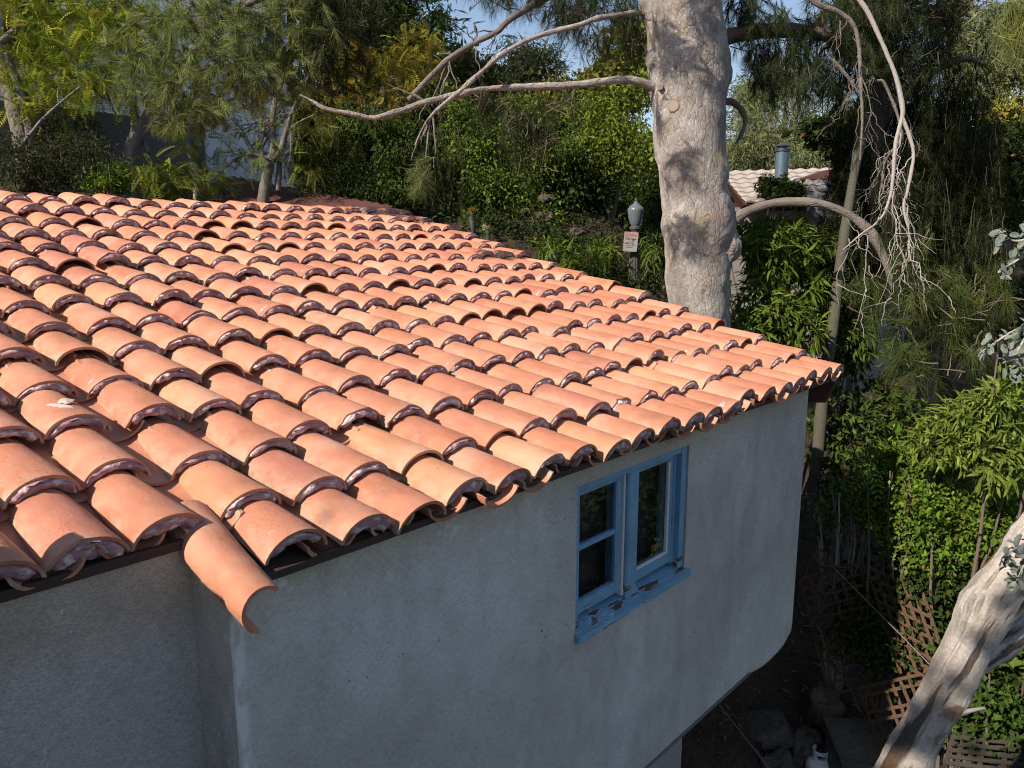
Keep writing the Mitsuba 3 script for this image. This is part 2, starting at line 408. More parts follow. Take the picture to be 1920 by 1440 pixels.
flat('dead_twig', (.31, .295, .285), .85)
flat('skirt_twig', (.085, .072, .06), .9)
flat('mottled_bark', (.075, .073, .054), .9)
flat('cut_wood', (.30, .24, .20), .85)
flat('lattice_wood', (.085, .05, .03), .9)
flat('old_slat', (.04, .036, .032), .9)
flat('lamp_iron', (.06, .06, .056), .7)
flat('lamp_globe', (.115, .14, .165), .3, specular=.5)
flat('sign_white', (.26, .25, .245), .6)
flat('sign_red', (.38, .05, .06), .6)
flat('sign_black', (.03, .03, .035), .6)
flat('vent_metal', (.095, .15, .21), .45, metallic=.3)
flat('vent_dark', (.04, .045, .055), .6)
flat('far_tile_pale', (.33, .295, .275), .8)
flat('far_tile_grey', (.27, .25, .25), .6)
flat('gable_red', (.07, .028, .025), .8)
flat('tank_white', (.84, .87, .88), .35, clearcoat=.4)
flat('brass', (.45, .36, .20), .4, metallic=.8)
flat('bin_plastic', (.085, .095, .12), .6)
flat('stone_plain', (.12, .11, .10), .9)
flat('pink_stone', (.075, .055, .053), .9)
flat('cable_grey', (.20, .19, .18), .6)
flat('putty_white', (.62, .64, .62), .6)
flat('tin_blue', (.11, .16, .21), .5)
flat('cactus_skin', (.028, .042, .026), .7)
flat('red_tile_dark', (.085, .034, .03), .85)
scene['window_glass'] = {'type': 'thindielectric', 'int_ior': 1.52}

# ------------------------------------------------------------------ the house: walls, eaves, window
S = 0.29
SL = math.radians(14.288); CS, SN = math.cos(SL), math.sin(SL)
COURSE, FIRST = 0.4376, 0.358
RIDGE = 6.62
def roof_pt(x, t, h):                       # along the eave, up the slope, above the slope
    return np.stack([x, t * CS - h * SN, t * SN + h * CS], -1)

say('house', 'grey stucco house with an orange barrel tile roof and one blue window', 'house')
def soft_panel(x0, x1, y0, y1, z0, z1, r=.03, wav=.006, seed=0):
    """wall with rounded upright corners and a slightly uneven face"""
    from shapely.geometry import box as sbox
    poly = sbox(x0 + r, y0 + r, x1 - r, y1 - r).buffer(r, quad_segs=4)
    m = trimesh.creation.extrude_polygon(poly, z1 - z0, engine='earcut'); m.apply_translation([0, 0, z0])
    return m

# right hand front wall with the window opening: four panels butted round it
WX0, WX1, WZ0, WZ1 = 1.74, 2.95, -1.115, -.25
from shapely.geometry import Polygon, box as sbox
front = Polygon([(-.272, -2.39), (4.95, -2.39), (4.95, -.145), (-.272, -.145)]).difference(sbox(WX0, WZ0, WX1, WZ1))
corner = Polygon([(4.951, -2.391), (4.89, -2.391), (4.925, -2.375), (4.942, -2.345), (4.951, -2.30)])
front = front.difference(corner.buffer(.001))
w = trimesh.creation.extrude_polygon(front, .20, engine='earcut')
w.apply_transform(np.array([[1, 0, 0, 0], [0, 0, -1, .27], [0, 1, 0, 0], [0, 0, 0, 1.0]]))
ent('house__front_wall', w, 'stucco')
ent('house__return_wall', soft_panel(-.272, -.12, .2705, .346, -4.9, -.10, .004), 'stucco')
ent('house__recessed_wall', box((-9, .347, -5.2), (-.12, .56, -.045)), 'stucco')
gable = Polygon([(.272, -2.39), (9.2, -2.39), (9.2, .62), (6.2, 1.40), (.272, -.09)])
g = trimesh.creation.extrude_polygon(gable, .2, engine='earcut')
g.apply_transform(np.array([[0, 0, 1, 4.75], [1, 0, 0, 0], [0, 1, 0, 0], [0, 0, 0, 1.0]]))
ent('house__gable_wall', g, 'stucco')
ent('house__floor_slab', box((-.25, .10, -2.47), (4.74, 9.1, -2.392)), 'taupe_render')
P = spline(np.array([(4.10, .13, -2.42, .012), (4.25, .125, -2.425, .05), (4.5, .125, -2.42, .07), (4.8, .13, -2.39, .075), (4.90, .16, -2.34, .06), (4.93, .3, -2.33, .05)]), 22)
V, F, U = tube(P, 10); ent('house__rounded_lip', (V, F), 'stucco', True)
ent('house__foundation_wall', soft_panel(-.28, 3.83, .5, .7, -5.2, -2.472, .02), 'foundation_render')
ent('house__foundation_post', trimesh.creation.cylinder(.055, 2.4, 14, transform=trimesh.transformations.translation_matrix([3.93, .62, -3.703])), 'stucco', 40)
ent('house__brace_pipe', (lambda t: (t[0], t[1]))(tube([(4.861, 0.676, -3.326, 0.008), (4.629, 0.318, -3.357, 0.007), (4.316, -0.096, -3.362, 0.007)], 6)), 'cable_grey', True)
ent('house__added_shade_block', bevel_box((-1.85, -.95, -5.2), (-1.25, .46, .42), .01), 'stucco'); ent('house__added_shade_block__stack', bevel_box((-1.70, .105, .4202), (-1.28, .455, .575), .01), 'stucco')  # unseen block and upper piece, added to shade the return and recessed walls
# eave boards
ent('house__eave_board', box((-.15, .026, -.142), (5.40, .066, -.112)), 'dark_wood')
ent('house__eave_board', box((-9, .322, -.050), (-.16, .346, -.014)), 'dark_wood')
ent('house__roof', (np.array([roof_pt(x, t, h) for x in (-9, 5.52) for t, h in ((.42, -.16), (6.4, -.16), (6.4, -.24), (.42, -.24))]),
     np.array([[0, 1, 5], [0, 5, 4], [1, 2, 6], [1, 6, 5], [2, 3, 7], [2, 7, 6], [3, 0, 4], [3, 4, 7], [0, 3, 2], [0, 2, 1], [4, 5, 6], [4, 6, 7]])), 'dark_wood')
ent('house__roof__lower_deck', (np.array([roof_pt(x, t, h) for x in (-.13, 5.42) for t, h in ((.03, -.118), (.42, -.155), (.42, -.165), (.03, -.128))]),
     np.array([[0, 1, 5], [0, 5, 4], [1, 2, 6], [1, 6, 5], [2, 3, 7], [2, 7, 6], [3, 0, 4], [3, 4, 7], [0, 3, 2], [0, 2, 1], [4, 5, 6], [4, 6, 7]])), 'dark_wood')
a = np.array([roof_pt(x, 6.4, -.12) for x in (-9, 5.52)])
b = a * [1, 0, 1] + np.array([0, 9.5, -.85])
ent('house__rear_slope', (np.vstack([a, b, a - [0, 0, .1], b - [0, 0, .1]]), np.array([[0, 1, 3], [0, 3, 2], [4, 7, 5], [4, 6, 7], [0, 2, 6], [0, 6, 4], [1, 5, 7], [1, 7, 3]])), 'red_tile_dark')
bb = Polygon([(.02, -.16), (6.3, 1.43), (6.3, 1.28), (.30, -.38), (.10, -.36)])
g = trimesh.creation.extrude_polygon(bb, .045, engine='earcut')
g.apply_transform(np.array([[0, 0, 1, 5.44], [1, 0, 0, 0], [0, 1, 0, 0], [0, 0, 0, 1.0]]))
ent('house__barge_board', g, 'barge_paint')
ent('house__gable_soffit', (np.array([(4.951, .06, -.165), (5.44, .06, -.165), (5.44, 6.2, 1.385), (4.951, 6.2, 1.385)]), np.array([[0, 2, 1], [0, 3, 2]])), 'barge_paint')
# dark room behind the window
ent('house__room', trimesh.Trimesh(*(lambda m: (m.vertices, m.faces[:, ::-1]))(box((.9, .275, -2.2), (3.9, 3.2, -.2)))), 'room_dark')

W = 'house__window'
def bb_(name, lo, hi, m='blue_paint', r=.004): return ent(f'{W}__{name}', bevel_box(lo, hi, r), m)
bb_('jamb', (1.742, .086, -1.10), (1.79, .262, -.252)); bb_('jamb', (2.885, .082, -1.10), (2.948, .262, -.252))
bb_('jamb_stop', (2.862, .122, -1.085), (2.884, .235, -.302))
bb_('head', (1.791, .086, -.296), (2.884, .262, -.252))
bb_('mullion', (2.278, .090, -1.108), (2.395, .262, -.297), r=.010)
bb_('mullion_bead', (2.262, .112, -1.085), (2.2775, .2, -.30), 'putty_white', .003)
sill = Polygon([(.035, -1.165), (.035, -1.125), (.065, -1.118), (.262, -1.066), (.262, -1.12), (.10, -1.155)])
g = trimesh.creation.extrude_polygon(sill, 1.25, engine='earcut')
g = g.subdivide_to_size(.03); v = g.vertices.copy()
v[:, :2] += (meshkit.fbm(np.stack([v[:, 2] * 14, v[:, 0] * 40, v[:, 1] * 40], 1), 3, 5)[:, None] - .5) * .012 * (v[:, :1] < .12)
g.vertices = v
g.apply_transform(np.array([[0, 0, 1, 1.733], [1, 0, 0, 0], [0, 1, 0, 0], [0, 0, 0, 1.0]]))
k = ent(f'{W}__sill', g, 'blue_paint', 30); labels[k] = {'label': 'window sill with peeling blue paint and bare brown wood'}
def sash(x0, x1, muntin):
    n = part_key(f'{W}__sash'); y0, y1, z0, z1, st, rail = .128, .165, -1.055, -.297, .044, .075
    m = [bevel_box((x0, y0, z0), (x0 + st, y1, z1), .003), bevel_box((x1 - st, y0, z0), (x1, y1, z1), .003),
         bevel_box((x0 + st + .0005, y0 + .001, z0), (x1 - st - .0005, y1, z0 + rail), .003), bevel_box((x0 + st + .0005, y0 + .001, z1 - .044), (x1 - st - .0005, y1, z1), .003)]
    if muntin: m.append(bevel_box((x0 + st + .0005, y0 + .004, muntin - .015), (x1 - st - .0005, y1 - .002, muntin + .015), .003))
    scene[n] = mikit.ply(cat(m), 'blue_paint', False)
    return x0 + st, x1 - st, z0 + rail, z1 - .044
def pane(x0, x1, z0, z1, y=.150):
    ent(f'{W}__pane', (np.array([(x0, y, z0), (x1, y, z0), (x1, y + .001, z1), (x0, y + .001, z1)]), np.array([[0, 1, 2], [0, 2, 3]])), 'window_glass')
a, b, c, d = sash(1.795, 2.258, -.655)
pane(a, b, c, -.671); pane(a, b, -.639, d)
bb_('bead', (b - .012, .1275, c), (b - .0005, .1495, d), 'blue_paint', .002)
a, b, c, d = sash(2.398, 2.860, None)
pane(a, b, c, d)
bb_('putty_strip', (b - .016, .1272, c + .012), (b + .002, .1485, d - .01), 'putty_white', .002); bb_('putty_strip', (a + .002, .1265, c - .002), (b, .148, c + .010), 'putty_white', .002)

# ------------------------------------------------------------------ roof tiles, one by one
R_ = np.random.default_rng(7)
def arc(n, a0, a1, half, rise):
    a = np.radians(np.linspace(a0, a1, n)); k = half / math.sin(math.radians((a0 - a1) / 2 if a0 - a1 < 180 else 90))
    x = np.cos(a) * half; z = np.sin(a); z = (z - z.min()) / max(1e-9, z.max() - z.min()) * rise
    return x, z
def tile_mesh(kind, ident, x, t0, L, half0, half1, rise0, rise1, h0, h1, thick, yaw, roll, nu, chip=0.0):
    """half barrel: its lower end at t0, half width / rise / crest height there (0) and at the upper end (1)"""
    ang = np.linspace(PI - .12, .12, nu); c, s = np.cos(ang) / math.cos(.12), (np.sin(ang) - math.sin(.12)) / (1 - math.sin(.12))
    rows = []
    for e in (0, .5, 1.0):
        hf, rs, h = half0 + (half1 - half0) * e, rise0 + (rise1 - rise0) * e, h0 + (h1 - h0) * e
        for th in (0, thick):
            xx = c * (hf - th * .9); zz = s * (rs - th)
            if kind == 'cap': z = zz + h - rs
            else: z = -zz + h + rs + 0 * th
            tt = np.full(nu, t0 + L * e)
            if e == 0 and chip: tt = tt + np.maximum(0, meshkit.noise(np.stack([c * 3 + ident * 1.7, s * 3, s * 0], 1)) - .6) * .06
            xr = x + (xx + yaw * (tt - t0)); zr = z + roll * xx
            rows.append(roof_pt(xr, tt, zr))
    n = nu
    o0, i0, om, im, o1, i1 = rows
    V = [o0, om, o1, i0, im, i1, o0, i0, o1, i1]
    uvx = np.linspace(0.02, .98, n); U = [np.stack([ident + uvx, np.full(n, e)], 1) for e in (0, .5, 1, 0, .5, 1, 0, 0, 1, 1)]
    F = []
    k = np.arange(n - 1)
    def quad(a, b, flip):
        q = np.stack([a * n + k, a * n + k + 1, b * n + k + 1, b * n + k], 1)
        q = q[:, ::-1] if flip else q
        F.append(q[:, [0, 1, 2]]); F.append(q[:, [0, 2, 3]])
    fl = kind != 'cap'
    quad(0, 1, fl); quad(1, 2, fl); quad(4, 3, fl); quad(5, 4, fl); quad(7, 6, fl); quad(8, 9, fl)
    # long edges
    V += [np.stack([o0[0], i0[0], i1[0], o1[0]]), np.stack([o0[-1], i0[-1], i1[-1], o1[-1]])]
    b0 = 10 * n
    for b_, f_ in ((b0, 0), (b0 + 4, 1)):
        q = np.array([[b_, b_ + 1, b_ + 2], [b_, b_ + 2, b_ + 3]]); F.append(q if f_ == 0 else q[:, ::-1])
    U += [np.array([[ident + .01, e] for e in (0, 0, 1, 1)]), np.array([[ident + .99, e] for e in (0, 0, 1, 1)])]
    return np.vstack(V), np.vstack(F), np.vstack(U)

def mortar_mesh(ident, x, t0, half_o, rise_o, h_o, half_i, rise_i, h_i, rng, lo=0.06, hi=.94, eave=False):
    """lumpy mortar between the underside of one tile and the back of the one below, set in the lower end of the tile"""
    na, nr = 15, 4
    a = np.linspace(PI * hi, PI * lo, na); e = np.linspace(0, 1, nr)
    c, s = np.cos(a), np.sin(a)
    taper = np.clip(np.sin(np.linspace(0.10, PI - .10, na)) * 2.8, .2, 1)
    rows = []
    for q in e:
        hf = half_o + (half_i - half_o) * q * taper; ztop = h_o - rise_o + s * rise_o; zbot = h_i - rise_i + s * rise_i
        xx = c * hf; z = ztop + (zbot - ztop) * q * taper
        bulge = math.sin(PI * min(1, q * .75 + .15))
        nn = meshkit.fbm(np.stack([xx * 26 + ident * 3.7, z * 26, np.full(na, q * 2.0)], 1), 3, 3) - .5
        tt = t0 + .010 - .026 * bulge * taper + nn * .06 + .008 * q
        z = z + (meshkit.noise(np.stack([xx * 40 + ident * 1.3, z * 40, z * 0 + q], 1)) - .5) * .012 * (q > 0)
        rows.append(roof_pt(x + xx, tt, z))
    back = [roof_pt(x + c * half_o * .97, np.full(na, t0 + .07), h_o - rise_o + s * rise_o), roof_pt(x + c * half_i, np.full(na, t0 + .07), h_i - rise_i + s * rise_i - .004)]
    grid = [back[0]] + rows + [back[1]]
    V = np.vstack(grid); m = len(grid); F = []
    k = np.arange(na - 1)
    for r in range(m - 1):
        q = np.stack([r * na + k, r * na + k + 1, (r + 1) * na + k + 1, (r + 1) * na + k], 1)
        F += [q[:, [0, 2, 1]], q[:, [0, 3, 2]]]
    return V, np.vstack(F)

COLX = {i: v for i, v in enumerate([0.0, 1.07, 1.94, 3.05, 3.98, 5.07, 6.02, 6.87, 7.91, 8.89, 9.91, 10.8, 11.73, 13.0, 13.85, 14.91, 15.84, 17.1, 18.05, 19.05])}
COLT = [.023, .01, -.036, .011, -.017, .008, .013, -.03, -.021, -.016, -.023, -.029, -.038, .047, -.013, -.004, -.006, .034, .009, .006]
for i in range(1, 12): COLX[-i] = -.24 - .945 * i
def in_view(p, m=.05):
    d = p - CAM; z = d @ FWD
    if z < .1: return False, z
    r = unit(np.cross(FWD, [0, 0, 1.0])); u = np.cross(r, FWD)
    return abs((d @ r) / z) < .666 + m and abs((d @ u) / z) < .4997 + m, z
caps, pans, spare = [], [], []
ident = 0
NC = 15
for i in range(-8, 20):
    left = i < 0
    lift = .018 if left else 0.0
    for j in range(NC):
        if left and j == 0: continue
        t_nom = 0 if j == 0 else FIRST + COURSE * (j - 1)
        blend = max(0, 1 - t_nom / 3.5)
        x = S * (i + (COLX[i] - i) * blend) + R_.normal(0, .006)
        t = t_nom + (COLT[i] if (j == 0 and not left) else 0) + R_.normal(0, .022 if j > 0 else .004) + (R_.random() < .07) * R_.uniform(-.07, .05) * (j > 0)
        if left and j == 1: t = .318 + R_.normal(0, .006)
        h = lift + R_.normal(0, .005) + (R_.random() < .05) * R_.uniform(.01, .03)
        ident += 1
        near, z = in_view(roof_pt(x, t + .1, h))
        L = .515 if j < NC - 1 else .46
        hf = .1385 * R_.uniform(.97, 1.03); dz = h - R_.uniform(.052, .064)
        tm = tile_mesh('cap', ident, x, t, L, hf, .104 * R_.uniform(.97, 1.03), .104 * R_.uniform(.95, 1.05), .086, h, dz - .010, .0145,
                       R_.normal(0, .014), R_.normal(0, .03), 15 if z < 5 else 11, R_.random() < .3)
        mo = None
        first = (j == 0 and not left) or (left and j == 1)
        r = R_.random()
        if not first and r > .10:
            thin = R_.uniform(.75, 1.0)
            mo = mortar_mesh(ident, x, t, hf - .012, .104 - .013, h - .0135, .108, .084 * 1.0, h - .0135 - (.052 * thin), R_, lo=R_.uniform(.03, .14), hi=R_.uniform(.86, .97))
        elif first and r > .12:
            mo = mortar_mesh(ident, x, t + .012, hf - .012, .104 - .013, h - .0135, .10, .07, h - .034 - R_.uniform(.03, .062), R_, lo=R_.uniform(.08, .2), hi=R_.uniform(.8, .93))
        caps.append((z if near else 99, tm, mo, (i, j)))
    # the channel tiles to the right of each column
    if i == 19: continue
    for j in range(NC):
        if i < 0 and j == 0: continue
        t_nom = 0 if j == 0 else FIRST + COURSE * (j - 1)
        blend = max(0, 1 - t_nom / 3.5)
        xa, xb = (S * (q + (COLX[q] - q) * blend) for q in (i, i + 1))
        if i == -1 and j < 1: continue
        ident += 1
        x = (xa + xb) / 2 + R_.normal(0, .006); t = t_nom - .012 + R_.normal(0, .014) - (R_.random() < .25) * .035 * (j == 0)
        if i < 0 and j == 1: t = .306 + R_.normal(0, .008)
        h = (.018 if i < 0 else 0) - .150 + R_.normal(0, .004)
        near, z = in_view(roof_pt(x, t + .1, h))
        tm = tile_mesh('pan', ident, x, t, .50, .116, .130, .080, .088, h, h - .022, .014, R_.normal(0, .012), R_.normal(0, .04), 11 if z < 5 else 9)
        pans.append((z if near else 99, tm, (i, j)))
caps.sort(key=lambda q: q[0]); pans.sort(key=lambda q: q[0])
for n, (z, tm, mo, _) in enumerate(caps):
    if n < 300 and z < 90: ent('house__roof__barrel_tile', tm[:2], 'terracotta', True, uv=tm[2])
    else: spare.append(tm)
for n, (z, tm, _) in enumerate(pans):
    if n < 300 and z < 90: ent('house__roof__channel_tile', tm[:2], 'terracotta', True, uv=tm[2])
    else: spare.append(tm)
V, F, U = join(spare); k = ent('house__roof__tile_rest', (V, F), 'terracotta', True, uv=U); labels[k] = {'kind': 'stuff'}
far_m = []
for n, (z, tm, mo, _) in enumerate([c for c in caps if c[2] is not None]):
    if n < 300 and z < 90: ent('house__roof__mortar', mo, 'mortar_mix', True)
    else: far_m.append((mo[0], mo[1], np.zeros((len(mo[0]), 2))))
if far_m:
    V, F, U = join(far_m); k = ent('house__roof__mortar_rest', (V, F), 'mortar_mix', True); labels[k] = {'kind': 'stuff'}
def smear(x, t, h, r, sx, st, seed):
    n, m = 24, 5; a = np.linspace(0, 2 * PI, n + 1)[:-1]; V = []
    for q in range(m):
        e = 1 - q / (m - 1); rr = r * e * (.55 + .9 * meshkit.fbm(np.stack([np.cos(a) * 1.4 + seed, np.sin(a) * 1.4, a * 0 + q * .1], 1), 3, seed))
        xx, tt = np.cos(a) * rr * sx, np.sin(a) * rr * st
        sag = .104 * (1 - np.sqrt(np.maximum(.05, 1 - ((xx + (x - round(x / S) * S)) / .128) ** 2)))
        V.append(roof_pt(x + xx, t + tt, h - sag + .010 * (1 - e) * (.4 + meshkit.noise(np.stack([xx * 60, tt * 60, xx * 0], 1)))))
    k = np.arange(n); F = []
    for q in range(m - 1): F += [np.stack([q * n + k, q * n + (k + 1) % n, (q + 1) * n + (k + 1) % n], 1), np.stack([q * n + k, (q + 1) * n + (k + 1) % n, (q + 1) * n + k], 1)]
    ent('house__roof__mortar_smear', (np.vstack(V), np.vstack(F)), 'old_mortar', True)
smear(-.375, 1.36, .007, .085, .75, 1.1, 3); smear(-.31, 1.43, .006, .03, 1, 1, 5)
# the tile laid on its side over the step of the eave
def side_tile():
    nu, V, U = 15, [], []
    ang = np.radians(np.linspace(44, 252, nu))
    for th in (0, .014):
        for y, cx, cz, r in ((-.112, -.236, -.166, .083), (.12, -.226, -.110, .088), (.36, -.212, -.05, .096), (.50, -.20, -.03, .10)):
            V.append(np.stack([cx + np.cos(ang) * (r - th), np.full(nu, y), cz + np.sin(ang) * (r - th) * 1.0], 1)); U.append(np.stack([9000 + np.linspace(.3, .7, nu), np.full(nu, y)], 1))
    V += [V[0], V[4], V[3], V[7]]; U += [U[0], U[4], U[3], U[7]]
    F = []; k = np.arange(nu - 1)
    for a, b, fl in ((0, 1, 1), (1, 2, 1), (2, 3, 1), (4, 5, 0), (5, 6, 0), (6, 7, 0), (8, 9, 0), (10, 11, 1)):
        q = np.stack([a * nu + k, a * nu + k + 1, b * nu + k + 1, b * nu + k], 1); q = q if fl else q[:, ::-1]
        F += [q[:, [0, 1, 2]], q[:, [0, 2, 3]]]
    return np.vstack(V), np.vstack(F), np.vstack(U)
tm = side_tile(); k = ent('house__roof__edge_tile', tm[:2], 'terracotta', True, uv=tm[2]); labels[k] = {'label': 'roof tile hanging on its side past the step of the eave'}

# ------------------------------------------------------------------ the ground and the hillside
from scipy.interpolate import RBFInterpolator
_cp = np.array([(0, -3, -5.0), (6.17, .13, -4.78), (6.6, -.6, -4.85), (3, -2, -4.9), (5.3, 1.0, -3.7), (4, 3, -2.8), (2, 2, -3.6), (8, 1, -3.7), (7, 2.3, -2.8), (10, 3, -2.8), (14.9, 8.4, 1.2), (11, 5.8, -1.6), (8.5, 7, -1.2), (10.5, 13.3, 1.6), (12.4, 9.8, 1.9), (13.4, 8.2, 1.7), (11.2, 8.8, 1.62), (11.75, 8.6, 1.86), (11.44, 8.36, 1.44), (11.8, 7.75, 1.15), (9.07, 8.18, .9), (9.1, 7.8, .8), (10.63, 7.4, .72), (10.8, 6.4, .2), (10.6, 5.5, -1.5), (9.4, 6.2, -1.2),
    (16.6, 5.5, -1.4), (12, 0, -3.6), (20, -3, -3.5), (7, 10.6, 1.3), (4.4, 12.4, 1.55), (6.4, 11.2, 1.55), (5.5, 11.9, 1.55), (3.1, 13.4, 2.05), (8, 11.6, 1.4), (7.5, 15.5, 1.6), (3, 15, 2.0), (1, 7, -2.7), (3, 9.3, -.8), (-4, 10, .6), (-8, 3, -4.2), (-8, -8, -5.6), (10, -8, -6), (20, 15, 1.2), (25, 8, -.5),
    (35, 28, 4), (50, 45, 7), (30, 40, 6), (60, 20, 5), (60, -10, 1), (100, 90, 14), (120, 20, 12), (-60, 60, 8), (20, 80, 11), (-80, -80, -12), (80, -80, -8), (-80, 0, -4), (160, 160, 20), (-200, -200, -12), (200, -200, -8), (-200, 200, 16), (400, 400, 30), (400, -400, -6), (-400, 400, 20), (-400, -400, -14)], float)
_rbf = RBFInterpolator(_cp[:, :2], _cp[:, 2], kernel='linear')
def ground_z(x, y): return _rbf(np.stack([np.ravel(x), np.ravel(y)], 1)).reshape(np.shape(x))
g = np.concatenate([-np.geomspace(420, 16, 22), np.linspace(-14, 30, 100), np.geomspace(32, 440, 22)])
gx, gy = np.meshgrid(g, g, indexing='ij')
gz = ground_z(gx, gy) + (meshkit.fbm(np.stack([gx * .8, gy * .8, gx * 0], -1), 4, 2) - .5) * .35
n = len(g); i, j = np.meshgrid(np.arange(n - 1), np.arange(n - 1), indexing='ij'); q = (i * n + j).ravel()
ent('ground', (np.stack([gx, gy, gz], -1).reshape(-1, 3), np.vstack([np.stack([q, q + n, q + n + 1], 1), np.stack([q, q + n + 1, q + 1], 1)])), 'soil', True)
say('ground', 'dark soil hillside under the house and trees', kind='structure')
R = np.random.default_rng(11)

YG = [(.22, .29, .035), (.33, .33, .04), (.14, .21, .032), (.27, .30, .036)]
MG = [(.08, .13, .026), (.14, .195, .034), (.05, .085, .02)]
DG = [(.028, .05, .016), (.05, .075, .022), (.02, .035, .012)]
BG = [(.10, .17, .025), (.16, .23, .035), (.07, .12, .02)]
PN = [(.14, .185, .065), (.22, .26, .088), (.095, .13, .048)]
DP = [(.035, .05, .024), (.055, .075, .032), (.025, .035, .018)]
PALE = [(.17, .20, .10), (.22, .25, .12), (.12, .15, .07)]

def tree_thing(key, label, cat='tree', group=None):
    k = numbered(key); say(k, label, cat, group); return k

# ------------------------------------------------------------------ the big pine behind the eave
pine = tree_thing('pine_tree', 'tall pine with a thick grey trunk close behind the tile roof', 'pine tree')
V, F, U = tube(spline([(6.977, 2.070, -1.861, 0.413), (6.916, 2.096, -0.902, 0.398), (6.823, 2.112, -0.107, 0.377), (6.793, 2.134, 0.402, 0.366), (6.798, 2.188, 0.900, 0.383), (6.815, 2.185, 1.239, 0.425), (6.782, 2.255, 1.635, 0.391), (6.769, 2.291, 1.996, 0.398), (6.777, 2.371, 2.595, 0.418), (6.800, 2.382, 3.007, 0.464), (6.778, 2.442, 3.414, 0.431), (6.755, 2.484, 3.756, 0.453), (6.725, 2.550, 4.430, 0.448), (6.733, 2.601, 5.203, 0.413), (6.770, 2.645, 6.071, 0.321)], 150), 64, .055, 3.2, 4)
ent(f'{pine}__trunk', (V, F), 'pine_bark', True, uv=U)
def knob(P, r, sq=(1, 1, 1), seed=0):
    m = trimesh.creation.icosphere(subdivisions=4); v = m.vertices
    v = v * (1 + .35 * (meshkit.fbm(v * 2.2 + seed, 3, seed)[:, None] - .5)) * np.array(sq) * r + np.array(P)
    return v, m.faces, np.stack([v[:, 0] + v[:, 1], v[:, 2]], 1)
wood(f'{pine}__knot', [knob([(6.932, 2.140, 2.935)][0], .20, (1, 1, 1.5), 1)], 'pine_bark')
wood(f'{pine}__knot', [knob([(6.908, 1.869, 1.011)][0], .16, (1, 1, 1.4), 2)], 'pine_bark')
wood(f'{pine}__knot', [knob([(6.454, 2.637, 3.092)][0], .09, (1, 1, 1.3), 3)], 'pine_bark')
def stub(P, Q, r, key='cut_stub'):
    k = part_key(f'{pine}__{key}'); P, Q = np.array(P), np.array(Q)
    c = P + (Q - P) * np.linspace(0, 1, 5)[:, None]
    V, F, U = tube(np.hstack([c, np.array([[1.35], [1.15], [1.05], [1.0], [1.0]]) * r]), 18, .008, 9, 3)
    scene[k] = mikit.ply((V, F), 'pine_bark', 35)
    d = unit(Q - P); m = trimesh.creation.cylinder(r * .86, .008, 20); m.apply_transform(trimesh.geometry.align_vectors([0, 0, 1], d)); m.apply_translation(Q + d * .003)
    scene[k + '__cut_face'] = mikit.ply(m, 'cut_wood')
stub([(6.607, 2.456, 3.496)][0], [(6.403, 2.376, 3.486)][0], .092)
stub([(6.568, 2.394, 2.555)][0], [(6.346, 2.304, 2.546)][0], .066)
stub([(6.431, 2.513, 2.769)][0], [(6.293, 2.449, 2.753)][0], .035)
def limb_part(pts, mat='pine_bark', key='limb', sides=12, rough=.02, seed=0, n=None, label=None):
    k = wood(f'{pine}__{key}', [limb(pts, n or 9 * len(pts), sides, rough, 7, seed)], mat)
    if label: labels[k] = {'label': label}
    return k
limb_part([(6.512, 2.563, 2.781, 0.073), (6.398, 2.619, 2.801, 0.057), (6.148, 2.756, 2.846, 0.045), (5.860, 2.914, 2.814, 0.041), (5.655, 3.053, 2.769, 0.041), (5.258, 3.407, 2.737, 0.035), (5.023, 3.587, 2.716, 0.032), (4.788, 3.762, 2.683, 0.029), (4.589, 3.889, 2.623, 0.040), (4.313, 4.095, 2.536, 0.034), (4.116, 4.214, 2.449, 0.031), (3.922, 4.333, 2.375, 0.028), (3.824, 4.434, 2.353, 0.025), (3.666, 4.542, 2.383, 0.022), (3.456, 4.712, 2.430, 0.019), (3.373, 4.824, 2.507, 0.014), (3.296, 4.927, 2.572, 0.008)], seed=1, label='long pale sunlit limb reaching left')
limb_part([(6.541, 2.682, 3.614, 0.060), (6.441, 2.795, 3.621, 0.036), (5.955, 2.999, 3.510, 0.032), (5.660, 3.141, 3.390, 0.029), (5.250, 3.402, 3.238, 0.026), (4.915, 3.564, 3.033, 0.028), (4.660, 3.636, 2.815, 0.025), (4.483, 3.779, 2.622, 0.022), (4.192, 3.881, 2.368, 0.017), (4.095, 3.943, 2.205, 0.011), (4.030, 3.975, 2.057, 0.008)], 'pine_bark', seed=2)
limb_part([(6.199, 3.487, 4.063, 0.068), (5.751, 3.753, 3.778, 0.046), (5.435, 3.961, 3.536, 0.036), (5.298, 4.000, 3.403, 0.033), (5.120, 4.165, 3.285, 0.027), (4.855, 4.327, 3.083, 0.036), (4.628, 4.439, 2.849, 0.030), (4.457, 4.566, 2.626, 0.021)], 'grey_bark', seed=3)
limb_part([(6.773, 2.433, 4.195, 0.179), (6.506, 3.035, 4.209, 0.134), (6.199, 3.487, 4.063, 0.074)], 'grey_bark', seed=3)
limb_part([(7.057, 2.242, 3.259, 0.135), (7.180, 2.211, 3.369, 0.099), (7.455, 2.086, 3.468, 0.087), (7.813, 1.858, 3.532, 0.085), (8.211, 1.570, 3.533, 0.077), (8.645, 1.214, 3.432, 0.065), (9.190, 0.876, 3.288, 0.046), (9.525, 0.573, 2.984, 0.027)], 'dark_bark', seed=4)
